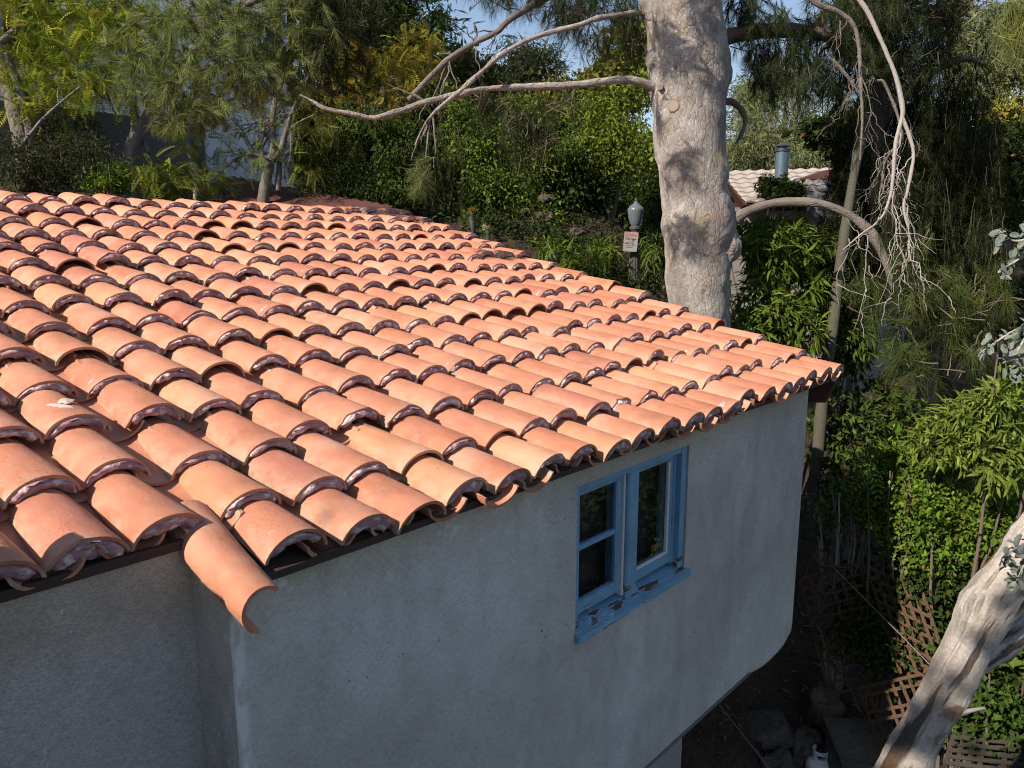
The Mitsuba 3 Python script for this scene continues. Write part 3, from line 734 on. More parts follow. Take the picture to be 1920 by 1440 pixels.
limb_part([(7.180, 2.176, 2.682, 0.047), (7.361, 2.132, 2.700, 0.038), (7.425, 2.037, 2.613, 0.035), (7.440, 1.983, 2.476, 0.028), (7.395, 1.993, 2.327, 0.022), (7.337, 2.026, 2.215, 0.009)], 'dark_bark', seed=5)  # darker bark paints the shade on this curled stub
limb_part([(6.930, 1.971, 1.195, 0.155), (6.969, 1.874, 1.279, 0.083), (7.026, 1.762, 1.374, 0.061), (7.112, 1.613, 1.456, 0.052), (7.233, 1.417, 1.507, 0.049), (7.346, 1.217, 1.510, 0.051), (7.440, 0.950, 1.469, 0.045), (7.516, 0.677, 1.330, 0.041), (7.575, 0.484, 1.138, 0.059), (7.580, 0.324, 0.851, 0.035), (7.587, 0.237, 0.564, 0.017)], 'grey_bark', seed=6, label='low limb arching right over the bamboo')  # shade on this limb is put into the darker bark colour
limb_part([(6.812, 2.418, 4.854, 0.177), (7.042, 1.874, 4.350, 0.128), (7.175, 1.310, 3.935, 0.085), (7.314, 0.789, 3.700, 0.056), (7.450, 0.302, 3.580, 0.038), (7.568, -0.163, 3.462, 0.021)], 'dark_bark', seed=7)
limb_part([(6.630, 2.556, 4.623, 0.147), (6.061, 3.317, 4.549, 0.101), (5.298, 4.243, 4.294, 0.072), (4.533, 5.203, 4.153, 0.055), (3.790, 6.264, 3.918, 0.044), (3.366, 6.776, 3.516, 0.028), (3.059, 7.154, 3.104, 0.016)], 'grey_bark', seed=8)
# small twigs on the left limbs
tw = []
for s_, es in (([(4.313, 4.095, 2.536)][0], [(4.123, 4.345, 2.682), (4.088, 4.404, 2.755), (4.055, 4.150, 2.247)]), ([(5.120, 4.165, 3.285)][0], [(5.095, 4.079, 2.869), (5.108, 4.235, 3.493), (4.940, 4.237, 3.377)]), ([(5.298, 4.000, 3.403)][0], [(5.084, 4.006, 3.112), (5.100, 3.964, 3.024), (5.047, 4.132, 3.423)]),
               ([(4.855, 4.327, 3.083)][0], [(4.724, 4.284, 2.673), (4.715, 4.145, 2.683), (4.548, 4.447, 2.556), (4.648, 4.336, 2.555)]), ([(4.192, 3.881, 2.368)][0], [(4.016, 3.948, 1.905), (4.065, 3.954, 2.123), (4.083, 3.859, 1.850), (4.031, 3.887, 1.741)])):
    tw += twigs(R, np.array(s_), es, .012, .004, .03)
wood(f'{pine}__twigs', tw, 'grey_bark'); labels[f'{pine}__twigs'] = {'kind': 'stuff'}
# bare dead branches hanging on the right
def dead(main, fan, spread, n1, seed, r0=.010):
    rng = np.random.default_rng(seed); out = [limb(main, 9 * len(main), 8, .006, 12, seed)]
    P = spline(np.array(main), 60)[:, :3]
    for k in range(n1):
        a = P[int(len(P) * rng.uniform(*fan))]
        L = rng.uniform(.35, 1.0) * spread
        d = unit(np.array([rng.normal(0, .42), rng.normal(0, .42), -1.0]))
        t = np.linspace(0, 1, 12)[:, None]
        c = a + d * L * t + np.cumsum(rng.normal(0, .022, (12, 3)), 0)
        out.append(tube(np.hstack([c, r0 * (1 - .75 * t) * rng.uniform(.5, .9)]), 5, cap=False))
        for q in range(3):
            b = c[rng.integers(3, 11)]; L2 = L * rng.uniform(.2, .55); d2 = unit(d + rng.normal(0, .55, 3))
            u = np.linspace(0, 1, 7)[:, None]
            out.append(tube(np.hstack([b + d2 * L2 * u + np.cumsum(rng.normal(0, .014, (7, 3)), 0), r0 * .5 * (1 - .7 * u)]), 4, cap=False))
    return out
k = wood(f'{pine}__dead_branch', dead([(6.525, 0.523, 3.418, 0.023), (6.597, 0.390, 3.219, 0.023), (6.642, 0.275, 2.979, 0.020), (6.671, 0.192, 2.795, 0.020), (6.695, 0.118, 2.620, 0.020), (6.701, 0.043, 2.371, 0.023), (6.686, 0.022, 2.232, 0.020), (6.618, 0.037, 2.013, 0.020), (6.579, 0.029, 1.823, 0.018), (6.552, 0.018, 1.674, 0.015), (6.504, 0.016, 1.475, 0.015), (6.416, 0.060, 1.275, 0.010), (6.266, 0.185, 1.126, 0.008), (6.139, 0.288, 0.987, 0.005)], (.45, .97), 1.0, 12, 5, .0085), 'dead_twig'); labels[k] = {'label': 'bare white dead branch hanging down in the sun'}
wood(f'{pine}__dead_branch', dead([(6.682, 0.026, 2.232, 0.018), (6.705, -0.042, 2.072, 0.018), (6.708, -0.100, 1.873, 0.015), (6.633, -0.099, 1.574, 0.015), (6.579, -0.093, 1.375, 0.013), (6.582, -0.165, 1.125, 0.008), (6.531, -0.163, 0.926, 0.005)], (.3, .97), .9, 9, 6, .008), 'dead_twig')
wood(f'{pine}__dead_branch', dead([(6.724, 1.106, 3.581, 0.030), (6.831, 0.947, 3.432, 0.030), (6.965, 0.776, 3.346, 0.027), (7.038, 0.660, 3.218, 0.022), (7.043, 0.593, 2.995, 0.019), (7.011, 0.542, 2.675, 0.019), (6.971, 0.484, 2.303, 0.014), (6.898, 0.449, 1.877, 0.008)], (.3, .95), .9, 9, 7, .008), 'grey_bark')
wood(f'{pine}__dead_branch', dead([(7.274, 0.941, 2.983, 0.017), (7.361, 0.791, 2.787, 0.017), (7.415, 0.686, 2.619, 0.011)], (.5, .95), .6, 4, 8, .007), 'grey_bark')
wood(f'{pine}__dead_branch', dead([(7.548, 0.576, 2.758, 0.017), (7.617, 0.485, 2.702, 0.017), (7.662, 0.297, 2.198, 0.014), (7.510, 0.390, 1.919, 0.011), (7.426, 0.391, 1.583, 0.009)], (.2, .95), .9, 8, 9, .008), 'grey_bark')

def bough(key, blobs, n, per, L, cols, W=.0022, down=.5, shell=.15, spread=.8, droop=.4, seed=1, tw=True):
    rng = np.random.default_rng(seed)
    p, out = blob_points(rng, blobs, n, shell)
    d = unit(out * .5 + rng.normal(0, .55, p.shape) + np.array([0, 0, -down]))
    k = foliage(key, needle_tufts(rng, p, d, per, L, W, cols, spread, droop, L * .8), 'needle')
    if tw:
        B = np.array([b[:3] for b in blobs]); sel = rng.choice(n, min(n, 140), replace=False); parts = []
        for a in sel:
            b = B[np.argmin(((B - p[a]) ** 2).sum(1))]
            parts += twigs(rng, b + rng.normal(0, .15, 3), [p[a]], .007, .003, .03, 6, 4)
        k2 = wood(key.rsplit('__', 1)[0] + '__twigs', parts, 'dark_bark'); labels[k2] = {'kind': 'stuff'}
    return k
# the large spray of needles at the upper left
k = bough(f'{pine}__needle_spray', [(2.939, 7.304, 3.167, 0.766, 0.511), (3.323, 6.822, 3.516, 0.884, 0.568), (3.664, 6.319, 3.611, 0.749, 0.562), (3.329, 6.523, 2.997, 0.874, 0.562), (3.008, 7.108, 2.728, 0.766, 0.383), (3.522, 6.276, 2.874, 0.749, 0.312), (3.982, 5.934, 3.488, 0.562, 0.562), (2.972, 6.932, 2.492, 0.505, 0.189), (3.848, 5.982, 3.119, 0.500, 0.437)], 760, 64, .165, PN, .0030, seed=21, down=.30, droop=.22, spread=.8)
labels[k] = {'label': 'large grey green spray of needles at the upper left'}
bough(f'{pine}__needle_spray', [(4.369, 5.841, 3.604, 0.447, 0.575), (4.259, 5.949, 2.997, 0.323, 0.516), (4.738, 5.944, 3.256, 0.400, 0.533), (4.489, 5.777, 3.855, 0.575, 0.383), (4.998, 5.818, 3.845, 0.400, 0.400)], 230, 40, .18, DP, .0026, seed=22)
bough(f'{pine}__needle_spray', [(5.801, 3.877, 3.882, 0.741, 0.185), (6.248, 3.366, 3.820, 0.556, 0.284), (6.375, 3.000, 3.548, 0.305, 0.366), (5.932, 3.506, 3.609, 0.366, 0.269), (5.516, 4.202, 3.913, 0.371, 0.136), (6.484, 2.955, 3.273, 0.247, 0.247), (6.219, 3.257, 3.304, 0.309, 0.210)], 430, 22, .20, DP, .0022, down=1.0, seed=23)
bough(f'{pine}__needle_spray', [(7.516, 2.056, 3.603, 0.437, 0.375), (7.827, 1.786, 3.320, 0.505, 0.442), (8.297, 1.475, 3.533, 0.511, 0.447), (8.152, 1.639, 2.989, 0.581, 0.387), (7.832, 2.045, 3.180, 0.258, 0.323), (8.710, 1.213, 3.137, 0.457, 0.522), (7.358, 2.121, 3.757, 0.247, 0.247), (8.656, 1.112, 3.658, 0.447, 0.383), (8.633, 1.351, 2.771, 0.330, 0.264)], 620, 34, .20, DP, .0024, down=1.1, seed=24)
bough(f'{pine}__needle_spray', [(9.069, 0.814, 3.685, 0.452, 0.387), (9.455, 0.582, 3.288, 0.396, 0.593), (9.497, 0.517, 3.777, 0.326, 0.391), (9.181, 0.868, 3.223, 0.330, 0.461)], 320, 24, .20, DP, .0024, down=1.0, seed=25)
k = bough(f'{pine}__needle_tuft', [(4.027, 3.883, 1.713, 0.144, 0.144), (4.037, 3.907, 1.839, 0.089, 0.078)], 17, 46, .20, [(.12, .15, .055), (.15, .19, .07)], .0022, down=.8, seed=26, tw=False); labels[k] = {'label': 'lone pale tuft of needles hanging left of the trunk'}
bough(f'{pine}__needle_tuft', [(6.559, 0.175, 0.610, 0.179, 0.137), (6.705, -0.157, 0.539, 0.239, 0.156), (6.534, -0.031, 0.309, 0.208, 0.125), (6.593, -0.187, -0.024, 0.239, 0.208), (6.564, -0.352, -0.187, 0.226, 0.154), (7.093, -0.515, 0.246, 0.211, 0.211), (7.163, -0.664, -0.013, 0.211, 0.137), (7.134, -0.340, 0.499, 0.267, 0.321), (7.086, -0.021, 0.918, 0.271, 0.271), (7.572, -0.676, 0.491, 0.271, 0.325)], 230, 40, .21, [(.06, .085, .028), (.09, .12, .035), (.045, .065, .02)], .0024, down=.7, seed=27)
bough(f'{pine}__needle_spray', [(5.626, 4.140, 2.471, 0.319, 0.447), (5.973, 4.016, 2.309, 0.326, 0.522), (6.123, 3.642, 2.658, 0.255, 0.383), (5.447, 4.408, 2.722, 0.255, 0.255)], 90, 26, .20, DP, .0022, down=1.6, droop=.7, seed=29)
# crown above the frame: it shades what stands behind the tree
bough(f'{pine}__crown', [(7.0, 2.2, 7.0, 2.2, 1.0), (8.6, 2.6, 6.4, 1.8, .9), (9.6, 1.2, 6.2, 1.8, .8), (8.0, .4, 6.6, 1.6, .8), (10.8, 2.8, 6.4, 1.6, .9), (7.5, 4.4, 7.2, 1.8, .9), (6.3, .5, 5.0, .8, .5), (7.0, -.4, 5.2, .9, .5), (7.6, .9, 5.4, .8, .5), (6.0, -.9, 4.8, .8, .5), (6.8, .2, 5.6, .9, .5), (7.4, -1.4, 5.0, .9, .5), (3.0, 2.6, 4.35, .35, .25), (4.2, 2.4, 4.7, .4, .3), (2.5, 2.6, 4.0, .3, .2), (3.6, 2.75, 5.2, .35, .3), (5.0, 2.5, 5.2, .3, .2), (3.4, 2.3, 5.7, .3, .2), (2.9, 2.45, 3.75, .25, .2), (4.6, 2.35, 5.5, .3, .2), (3.9, 2.8, 4.3, .25, .2), (5.2, 2.3, 4.6, .2, .15)], 2700, 22, .26, DP, .006, down=.4, seed=28)

# weeping skirts of thin twigs on the right
def skirt(key, tops, n, L, cols, seed, mat='skirt_twig', needles=8, r=.003):
    rng = np.random.default_rng(seed); parts, nl = [], []
    B = np.array(tops)
    for q in range(n):
        b = B[rng.integers(len(B))]
        s = b[:3] + rng.normal(0, 1, 3) * np.array([b[3], b[3], b[4]]) * .6
        LL = L * rng.uniform(.4, 1.15); t = np.linspace(0, 1, 10)[:, None]
        c = s + np.array([rng.normal(0, .12), rng.normal(0, .12), -1]) * LL * t + np.cumsum(rng.normal(0, .022, (10, 3)), 0)
        parts.append(tube(np.hstack([c, r * (1.1 - .7 * t)]), 4, cap=False))
        for a in range(needles):
            w = rng.integers(2, 10); nl.append(np.concatenate([c[w], unit(c[w] - c[w - 1] + rng.normal(0, .5, 3))]))
    wood(key + '__twigs', parts, mat); labels[key + '__twigs'] = {'kind': 'stuff'}
    if needles:
        nl = np.array(nl); foliage(key + '__needles', needle_tufts(rng, nl[:, :3], nl[:, 3:], 12, .17, .0024, cols, .7, .7, .12), 'needle')
        labels[key + '__needles'] = {'kind': 'stuff'}
WPC = [(.022, .032, .014), (.04, .05, .02), (.016, .022, .01)]
wp = tree_thing('weeping_pine', 'dark pine with drooping curtains of thin twigs, right of the dead branches', 'pine tree')
wood(f'{wp}__trunk', [limb([(9.298, 1.152, -0.261, 0.144), (9.608, 1.235, 1.300, 0.159), (9.870, 1.275, 2.507, 0.144), (10.107, 1.341, 3.714, 0.130), (10.306, 1.470, 4.991, 0.108)], 40, 12, .03), limb([(9.870, 1.275, 2.507, 0.087), (10.126, 0.869, 3.174, 0.071), (10.309, 0.427, 3.405, 0.042), (10.412, 0.137, 3.313, 0.027)], 24, 8), limb([(10.035, 1.325, 3.359, 0.087), (9.529, 1.664, 3.663, 0.057), (9.118, 1.783, 3.544, 0.028)], 20, 8)], 'dark_bark')
skirt(f'{wp}', [(9.964, 0.678, 2.928, 0.347, 0.416), (10.178, 0.497, 3.132, 0.416, 0.416), (10.308, 0.148, 2.381, 0.347, 0.625), (9.749, 0.791, 1.913, 0.350, 0.631), (9.467, 1.103, 1.913, 0.350, 0.561), (9.462, 1.415, 2.479, 0.212, 0.425), (9.917, 0.358, 1.562, 0.486, 0.555), (10.233, -0.104, 1.152, 0.347, 0.555)], 260, 1.7, WPC, 31, needles=26)
bough(f'{wp}__crown', [(10.611, 1.022, 3.475, 0.662, 0.809), (10.926, 0.515, 2.895, 0.588, 0.883), (10.688, 1.425, 3.041, 0.458, 0.840), (11.147, 0.608, 1.914, 0.763, 1.145), (10.535, 1.902, 4.168, 0.611, 0.458), (11.362, 0.084, 0.862, 0.687, 0.916), (11.203, 0.886, 0.934, 0.633, 0.870), (11.087, 1.312, 2.024, 0.316, 0.712)], 1500, 18, .20, WPC, .003, down=1.2, seed=32, tw=False)

# ------------------------------------------------------------------ trees and houses at the back left
def stem(key, polys, mat='grey_bark', sides=10, rough=.015):
    return wood(key, [limb(P, 8 * len(P), sides, rough, 6, 3 + i) for i, P in enumerate(polys)], mat)
t1 = tree_thing('feather_leaf_tree', 'leftmost yellow green feather leaved tree with two leaning stems', 'tree', )
stem(f'{t1}__trunk', [[(3.126, 13.284, 1.949, 0.159), (3.189, 13.466, 2.871, 0.150), (3.164, 13.669, 3.516, 0.131), (3.140, 13.823, 3.977, 0.112), (3.077, 13.993, 4.346, 0.084)], [(3.157, 12.993, 2.117, 0.083), (3.238, 13.151, 3.025, 0.083), (3.220, 13.320, 3.570, 0.074), (3.170, 13.498, 4.024, 0.060), (3.099, 13.494, 4.272, 0.041)], [(3.060, 13.581, 4.434, 0.064), (3.277, 13.407, 4.677, 0.055), (3.314, 13.415, 4.857, 0.041), (3.253, 13.532, 5.038, 0.032)], [(2.999, 12.864, 2.670, 0.036), (3.301, 12.650, 3.113, 0.032), (3.658, 12.364, 3.512, 0.023), (3.936, 12.129, 3.777, 0.014)]])
foliage(f'{t1}__crown', frond_crown(R, [(3.430, 13.593, 4.869, 0.837, 0.558), (4.003, 12.984, 4.960, 0.930, 0.558), (3.515, 13.590, 4.091, 0.755, 0.566), (3.953, 12.814, 4.136, 0.837, 0.651), (3.679, 13.231, 3.440, 0.755, 0.472), (4.216, 12.281, 4.360, 0.641, 0.550), (4.277, 12.356, 3.770, 0.558, 0.372)], 1300, .34, YG))
t2 = tree_thing('feather_leaf_tree', 'tree with a forked grey trunk in front of the shade toned wall', 'tree')
stem(f'{t2}__trunk', [[(4.442, 12.490, 1.597, 0.136), (4.560, 12.543, 2.266, 0.126), (4.677, 12.543, 2.744, 0.121), (4.801, 12.497, 3.078, 0.117), (4.792, 12.567, 3.298, 0.087), (4.814, 12.613, 3.556, 0.058), (4.873, 12.639, 3.891, 0.049), (4.886, 12.807, 4.560, 0.044), (4.815, 13.069, 5.229, 0.039), (4.815, 13.199, 5.707, 0.034)], [(4.797, 12.494, 3.050, 0.097), (4.918, 12.420, 3.269, 0.092), (5.009, 12.371, 3.460, 0.087), (5.094, 12.342, 3.699, 0.068), (5.238, 12.340, 4.272, 0.058), (4.950, 12.446, 4.603, 0.048), (4.866, 12.718, 5.263, 0.038), (4.867, 12.846, 5.734, 0.034)], [(4.898, 12.493, 2.900, 0.044), (4.924, 12.411, 2.708, 0.029), (4.849, 12.555, 2.929, 0.024)], [(4.655, 12.801, 3.045, 0.024), (4.570, 13.053, 3.623, 0.020), (4.544, 13.160, 3.912, 0.015)]])
foliage(f'{t2}__crown', frond_crown(R, [(4.652, 13.249, 5.229, 0.777, 0.583), (5.108, 12.745, 5.228, 0.874, 0.486), (5.408, 12.491, 5.514, 0.874, 0.486), (4.911, 13.097, 4.610, 0.788, 0.493), (4.224, 14.228, 4.858, 0.699, 0.600)], 900, .34, YG))
t3 = tree_thing('feather_leaf_tree', 'slender sapling with a pale mottled stem and a few yellow leaves', 'tree')
stem(f'{t3}__trunk', [[(5.508, 11.921, 1.611, 0.060), (5.576, 12.007, 2.201, 0.055), (5.576, 12.114, 2.594, 0.055), (5.562, 12.210, 2.889, 0.045), (5.556, 12.284, 3.135, 0.035), (5.590, 12.367, 3.577, 0.030)]], 'limb_bark')
foliage(f'{t3}__crown', frond_crown(R, [(5.379, 12.195, 3.203, 0.296, 0.158), (5.600, 11.986, 2.779, 0.238, 0.437), (5.580, 11.902, 2.388, 0.238, 0.238), (5.293, 12.250, 3.058, 0.158, 0.158)], 110, .30, YG))
t4 = tree_thing('feather_leaf_tree', 'many stemmed twiggy tree in front of the white wall', 'tree')
stem(f'{t4}__trunk', [[(6.434, 11.202, 1.617, 0.111), (6.543, 11.217, 2.115, 0.101), (6.658, 11.198, 2.514, 0.091), (6.747, 11.182, 2.813, 0.071), (6.788, 11.245, 3.211, 0.061), (6.890, 11.268, 3.710, 0.051), (7.155, 11.165, 4.407, 0.041), (7.400, 11.112, 5.204, 0.030)], [(6.685, 11.182, 2.564, 0.066), (6.828, 11.078, 2.763, 0.066), (6.944, 11.045, 3.111, 0.056), (7.127, 10.978, 3.609, 0.046), (7.399, 10.840, 4.207, 0.035), (7.644, 10.787, 5.004, 0.025)],
    [(6.748, 11.116, 2.022, 0.056), (6.803, 11.138, 2.323, 0.056), (6.871, 11.171, 2.724, 0.046)], [(6.611, 11.223, 2.414, 0.051), (6.502, 11.398, 2.614, 0.046), (6.441, 11.547, 2.913, 0.041), (6.326, 11.784, 3.312, 0.030), (6.231, 11.970, 3.611, 0.020)], [(6.600, 11.103, 2.484, 0.035), (6.528, 11.268, 2.801, 0.030), (6.643, 11.276, 3.296, 0.025), (6.529, 11.511, 3.692, 0.020)], [(6.650, 11.080, 2.603, 0.030), (6.394, 11.391, 2.702, 0.030), (6.178, 11.603, 2.604, 0.020), (6.056, 11.697, 2.456, 0.015)], [(6.944, 11.045, 3.111, 0.030), (7.141, 10.881, 3.310, 0.025), (7.365, 10.674, 3.459, 0.015)]])
tw = twigs(np.random.default_rng(5), np.array([p[:3] for p in [(6.468, 11.504, 2.863), (6.720, 11.320, 3.212), (6.937, 11.107, 3.311), (7.066, 11.018, 3.510), (6.543, 11.367, 2.664)]]), [p[:3] for p in [(6.163, 11.910, 3.113), (6.085, 11.604, 2.790), (6.386, 11.887, 3.378), (6.570, 11.594, 3.611), (6.232, 11.353, 3.021), (6.801, 11.393, 3.809), (6.958, 11.261, 3.959), (7.263, 10.855, 3.709), (7.263, 10.719, 3.210), (7.413, 10.717, 3.808), (6.232, 11.516, 2.505), (6.350, 11.080, 3.056), (7.041, 10.755, 2.998), (6.886, 10.819, 2.602), (6.129, 12.015, 3.362), (6.878, 10.865, 3.850), (5.884, 11.827, 2.790), (6.346, 11.436, 3.232)]], .018, .005, .05)
wood(f'{t4}__twigs', tw, 'dark_bark')
foliage(f'{t4}__crown', frond_crown(R, [(6.142, 11.892, 2.964, 0.507, 0.344), (6.482, 11.651, 3.461, 0.608, 0.304), (7.152, 11.134, 3.727, 0.612, 0.408), (7.437, 10.810, 3.139, 0.349, 0.411), (5.915, 11.907, 2.654, 0.302, 0.201), (6.582, 11.155, 2.603, 0.604, 0.241), (6.915, 10.605, 2.493, 0.300, 0.240), (6.855, 11.170, 3.211, 0.507, 0.405)], 360, .30, [(.09, .13, .03), (.15, .17, .03), (.06, .09, .022)]))
t5 = tree_thing('golden_leaf_tree', 'tree with golden yellow leaves beyond the crossing limbs', 'tree')
stem(f'{t5}__trunk', [[(10.546, 13.297, 1.525, 0.145), (10.847, 13.389, 3.081, 0.132), (11.095, 13.397, 4.118, 0.105), (11.290, 13.429, 5.026, 0.066)]], 'dark_bark')
foliage(f'{t5}__crown', frond_crown(R, [(11.697, 13.085, 5.414, 0.923, 0.527), (11.131, 13.641, 5.156, 1.055, 0.659), (12.370, 13.239, 5.928, 0.677, 0.460), (10.530, 14.165, 4.638, 0.791, 0.791), (11.219, 13.366, 4.507, 0.791, 0.527), (10.000, 13.916, 3.802, 0.645, 0.645), (10.389, 14.569, 5.547, 0.659, 0.791)], 1300, .36, [(.24, .20, .03), (.15, .16, .028), (.30, .22, .035), (.08, .10, .02)]))
t6 = tree_thing('feather_leaf_tree', 'low tree with yellowish leaves right of the white wall', 'tree')
stem(f'{t6}__trunk', [[(7.980, 11.568, 1.451, 0.078), (8.129, 11.642, 2.325, 0.067), (8.248, 11.658, 2.871, 0.044)]], 'dark_bark')
foliage(f'{t6}__crown', frond_crown(R, [(8.062, 11.864, 2.871, 0.444, 0.444), (8.293, 11.550, 2.652, 0.444, 0.266), (8.735, 11.769, 3.028, 0.455, 0.341), (8.084, 11.661, 2.216, 0.377, 0.222)], 330, .34, [(.16, .16, .025), (.09, .11, .02)]))

wh = say('white_house', 'white rendered house, left wing toned dark for tree shade, behind the feather leaved trees', 'house')
A, B, Cc = np.array([(7.527, 15.676, 2.442)][0]), np.array([(8.618, 13.436, 2.270)][0]), np.array([(4.918, 16.767, 2.529)][0])
yw = 14.6
def ray_y(px_pt, y):                                       # where the line from the camera through a point meets the plane of a wall
    d = np.array(px_pt) - CAM; return CAM + d * (y - CAM[1]) / d[1]
a, b, c = ray_y(A, yw), ray_y(B, yw), ray_y(Cc, yw - .25)
ent('white_house__wall', box((a[0], yw, -.5), (b[0], yw + 5, 6.6)), 'white_render')
ent('white_house__shade_toned_wing', box((c[0] - 6, yw - .25, -.5), (a[0] - .002, yw + 5, 3.6)), 'taupe_render')  # left part of the wall; its tree shade is put into the darker colour
ent('white_house__upper_wall', box((c[0] - 6, yw + .6, 3.602), (a[0] - .002, yw + 5, 8)), 'white_render')
ent('white_house__roof', box((c[0] - 6.3, yw + .3, 8.001), (b[0] + .3, yw + 5.2, 8.2)), 'red_tile_dark')
ent('white_house__wall_lamp', bevel_box(a + [1.1, -.16, -.12], a + [1.22, -.002, .16], .02), 'vent_dark')
for x in (c[0] - 2.6, c[0] - .6):
    f = ent('white_house__window', bevel_box((x, yw + .55, 4.4), (x + 1.1, yw + .599, 5.9)), 'sign_white'); ent(f + '__pane', box((x + .08, yw + .54, 4.5), (x + 1.02, yw + .548, 5.8)), 'room_dark')
say('garden_shed', 'low shed with a dark red tile roof below the white wall', 'shed')
p0, p1, p2 = (np.array(q) for q in [(6.950, 13.279, 2.432), (8.114, 9.374, 1.733), (6.617, 11.915, 1.641)])
sl = unit(p1 - p0); dn = np.array([sl[1], -sl[0], -.35]); dn = unit(dn - sl * (dn @ sl))
rows, V, F = 34, [], []
for r in range(rows + 1):
    for q in range(8):
        V.append(p0 + (p1 - p0) * (r / rows) + dn * q * .2 + np.array([0, 0, .035 * abs(math.sin(r * PI / 2)) + .02 * (q % 2)]))
i, j = np.meshgrid(np.arange(rows), np.arange(7), indexing='ij'); q = (i * 8 + j).ravel()
ent('garden_shed__roof', (np.array(V), np.vstack([np.stack([q, q + 1, q + 9], 1), np.stack([q, q + 9, q + 8], 1)])), 'red_tile_dark', 40)
V = np.vstack([p0 - [0, 0, .08], p1 - [0, 0, .08], p1 - [0, 0, 2.5], p0 - [0, 0, 2.5], p0 + dn * 1.3 - [0, 0, .08], p1 + dn * 1.3 - [0, 0, .08], p1 + dn * 1.3 - [0, 0, 2], p0 + dn * 1.3 - [0, 0, 2]])
ent('garden_shed__wall', trimesh.convex.convex_hull(V), 'taupe_render')

def shrub(label, blobs, fn, group=None, key='shrub', mat='leaf', stems=6, bark='dark_bark', seed=0):
    k = tree_thing(key, label, 'shrub' if key == 'shrub' else key.replace('_', ' '), group)
    foliage(f'{k}__foliage', fn, mat)
    if stems:
        rng = np.random.default_rng(seed + 100); B = np.array([b[:3] for b in blobs]); c = B.mean(0)
        base = c * [1, 1, 0] + [0, 0, min(float(ground_z(c[0], c[1])) - .1, B[:, 2].min() - .5)]
        ends = [B[q % len(B)] + rng.normal(0, .12, 3) for q in range(max(stems, len(B)))]
        wood(f'{k}__stems', twigs(rng, base, ends, .03, .008, .06, 10, 5), bark)
    return k
b = [(2.968, 12.837, 2.448, 0.631, 0.415), (3.319, 12.425, 2.359, 0.631, 0.361), (3.694, 12.034, 2.447, 0.541, 0.451), (3.793, 12.953, 2.883, 0.566, 0.377)]; shrub('dark small leaved shrub at the far left above the ridge', b, broad_crown(R, b, 420, 26, .06, [(.05, .062, .03), (.08, .09, .045), (.03, .04, .02)], .10))
b = [(3.972, 11.653, 2.180, 0.271, 0.162), (3.739, 11.567, 2.032, 0.266, 0.124)]; shrub('bright green shrub left of the forked trunk', b, broad_crown(R, b, 90, 24, .065, BG, .10))
b = [(4.480, 11.103, 2.223, 0.361, 0.216), (4.304, 11.249, 2.046, 0.307, 0.144), (4.607, 10.914, 2.045, 0.271, 0.144)]; shrub('yellow green ferny shrub right of the forked trunk', b, frond_crown(R, b, 190, .30, [(.17, .19, .03), (.10, .13, .025)]))
b = [(5.296, 10.773, 2.102, 0.409, 0.167), (5.099, 10.972, 2.030, 0.279, 0.130), (4.944, 11.450, 2.045, 0.283, 0.132)]; shrub('ferny shrub below the white wall', b, frond_crown(R, b, 160, .28, [(.13, .16, .028), (.07, .10, .02)]))
b = [(8.165, 11.016, 2.399, 0.649, 0.541), (8.557, 10.495, 2.079, 0.649, 0.433), (7.418, 10.863, 2.143, 0.416, 0.208), (9.305, 10.370, 2.432, 0.666, 0.777)]; shrub('dark shrub behind the upper right end of the ridge', b, broad_crown(R, b, 360, 26, .06, DG, .16))
b = [(8.963, 10.957, 3.197, 0.777, 0.666), (9.410, 10.463, 3.196, 0.555, 0.888), (8.606, 11.233, 2.761, 0.666, 0.555), (8.758, 10.051, 2.380, 0.641, 0.534)]
k = tree_thing('weeping_shrub', 'dim wispy weeping shrub left of the clipped hedge trees', 'shrub')
skirt(k, [(9.053, 11.037, 3.852, 0.999, 0.444), (9.469, 10.516, 3.633, 0.777, 0.555), (8.621, 11.395, 3.416, 0.666, 0.444), (9.428, 9.821, 3.142, 0.541, 0.649)], 110, 1.7, [(.06, .08, .03), (.04, .055, .022)], 41, needles=12)
foliage(f'{k}__foliage', broad_crown(R, lumpy(R, b, 8, .42), 420, 26, .085, [(.05, .08, .02), (.09, .13, .028), (.035, .055, .016)], .16, .24, droop=.8, shell=.4))

# the row of glossy leaved trees in the middle
row = [('rounded glossy leaved tree below the end of the pale limb', "860 230 17.2 50 50; 900 270 17 60 60; 850 290 17 50 50; 920 340 16.8 60 50; 960 210 17.4 50 40; 900 400 16.6 50 40", MG),
       ('glossy leaved tree right of the hanging needle tuft', "1000 240 17.2 60 60; 980 320 17 60 60; 1040 300 17 50 60; 1010 380 16.8 60 50; 960 400 16.6 40 40", MG),
       ('bright glossy leaved tree just left of the pine trunk', "1150 230 17.4 70 60; 1190 190 17.4 60 50; 1110 220 17.5 50 50; 1180 280 17.2 60 60; 1120 300 17.2 50 50", [(.12, .18, .03), (.19, .25, .036), (.08, .125, .024)]),
       ('shadowed glossy leaved tree behind the street lamp', "1090 340 17.4 60 60; 1130 400 18.4 70 60; 1200 370 19.6 60 70; 1060 420 17.4 60 50; 1210 470 20 50 60", DG)]
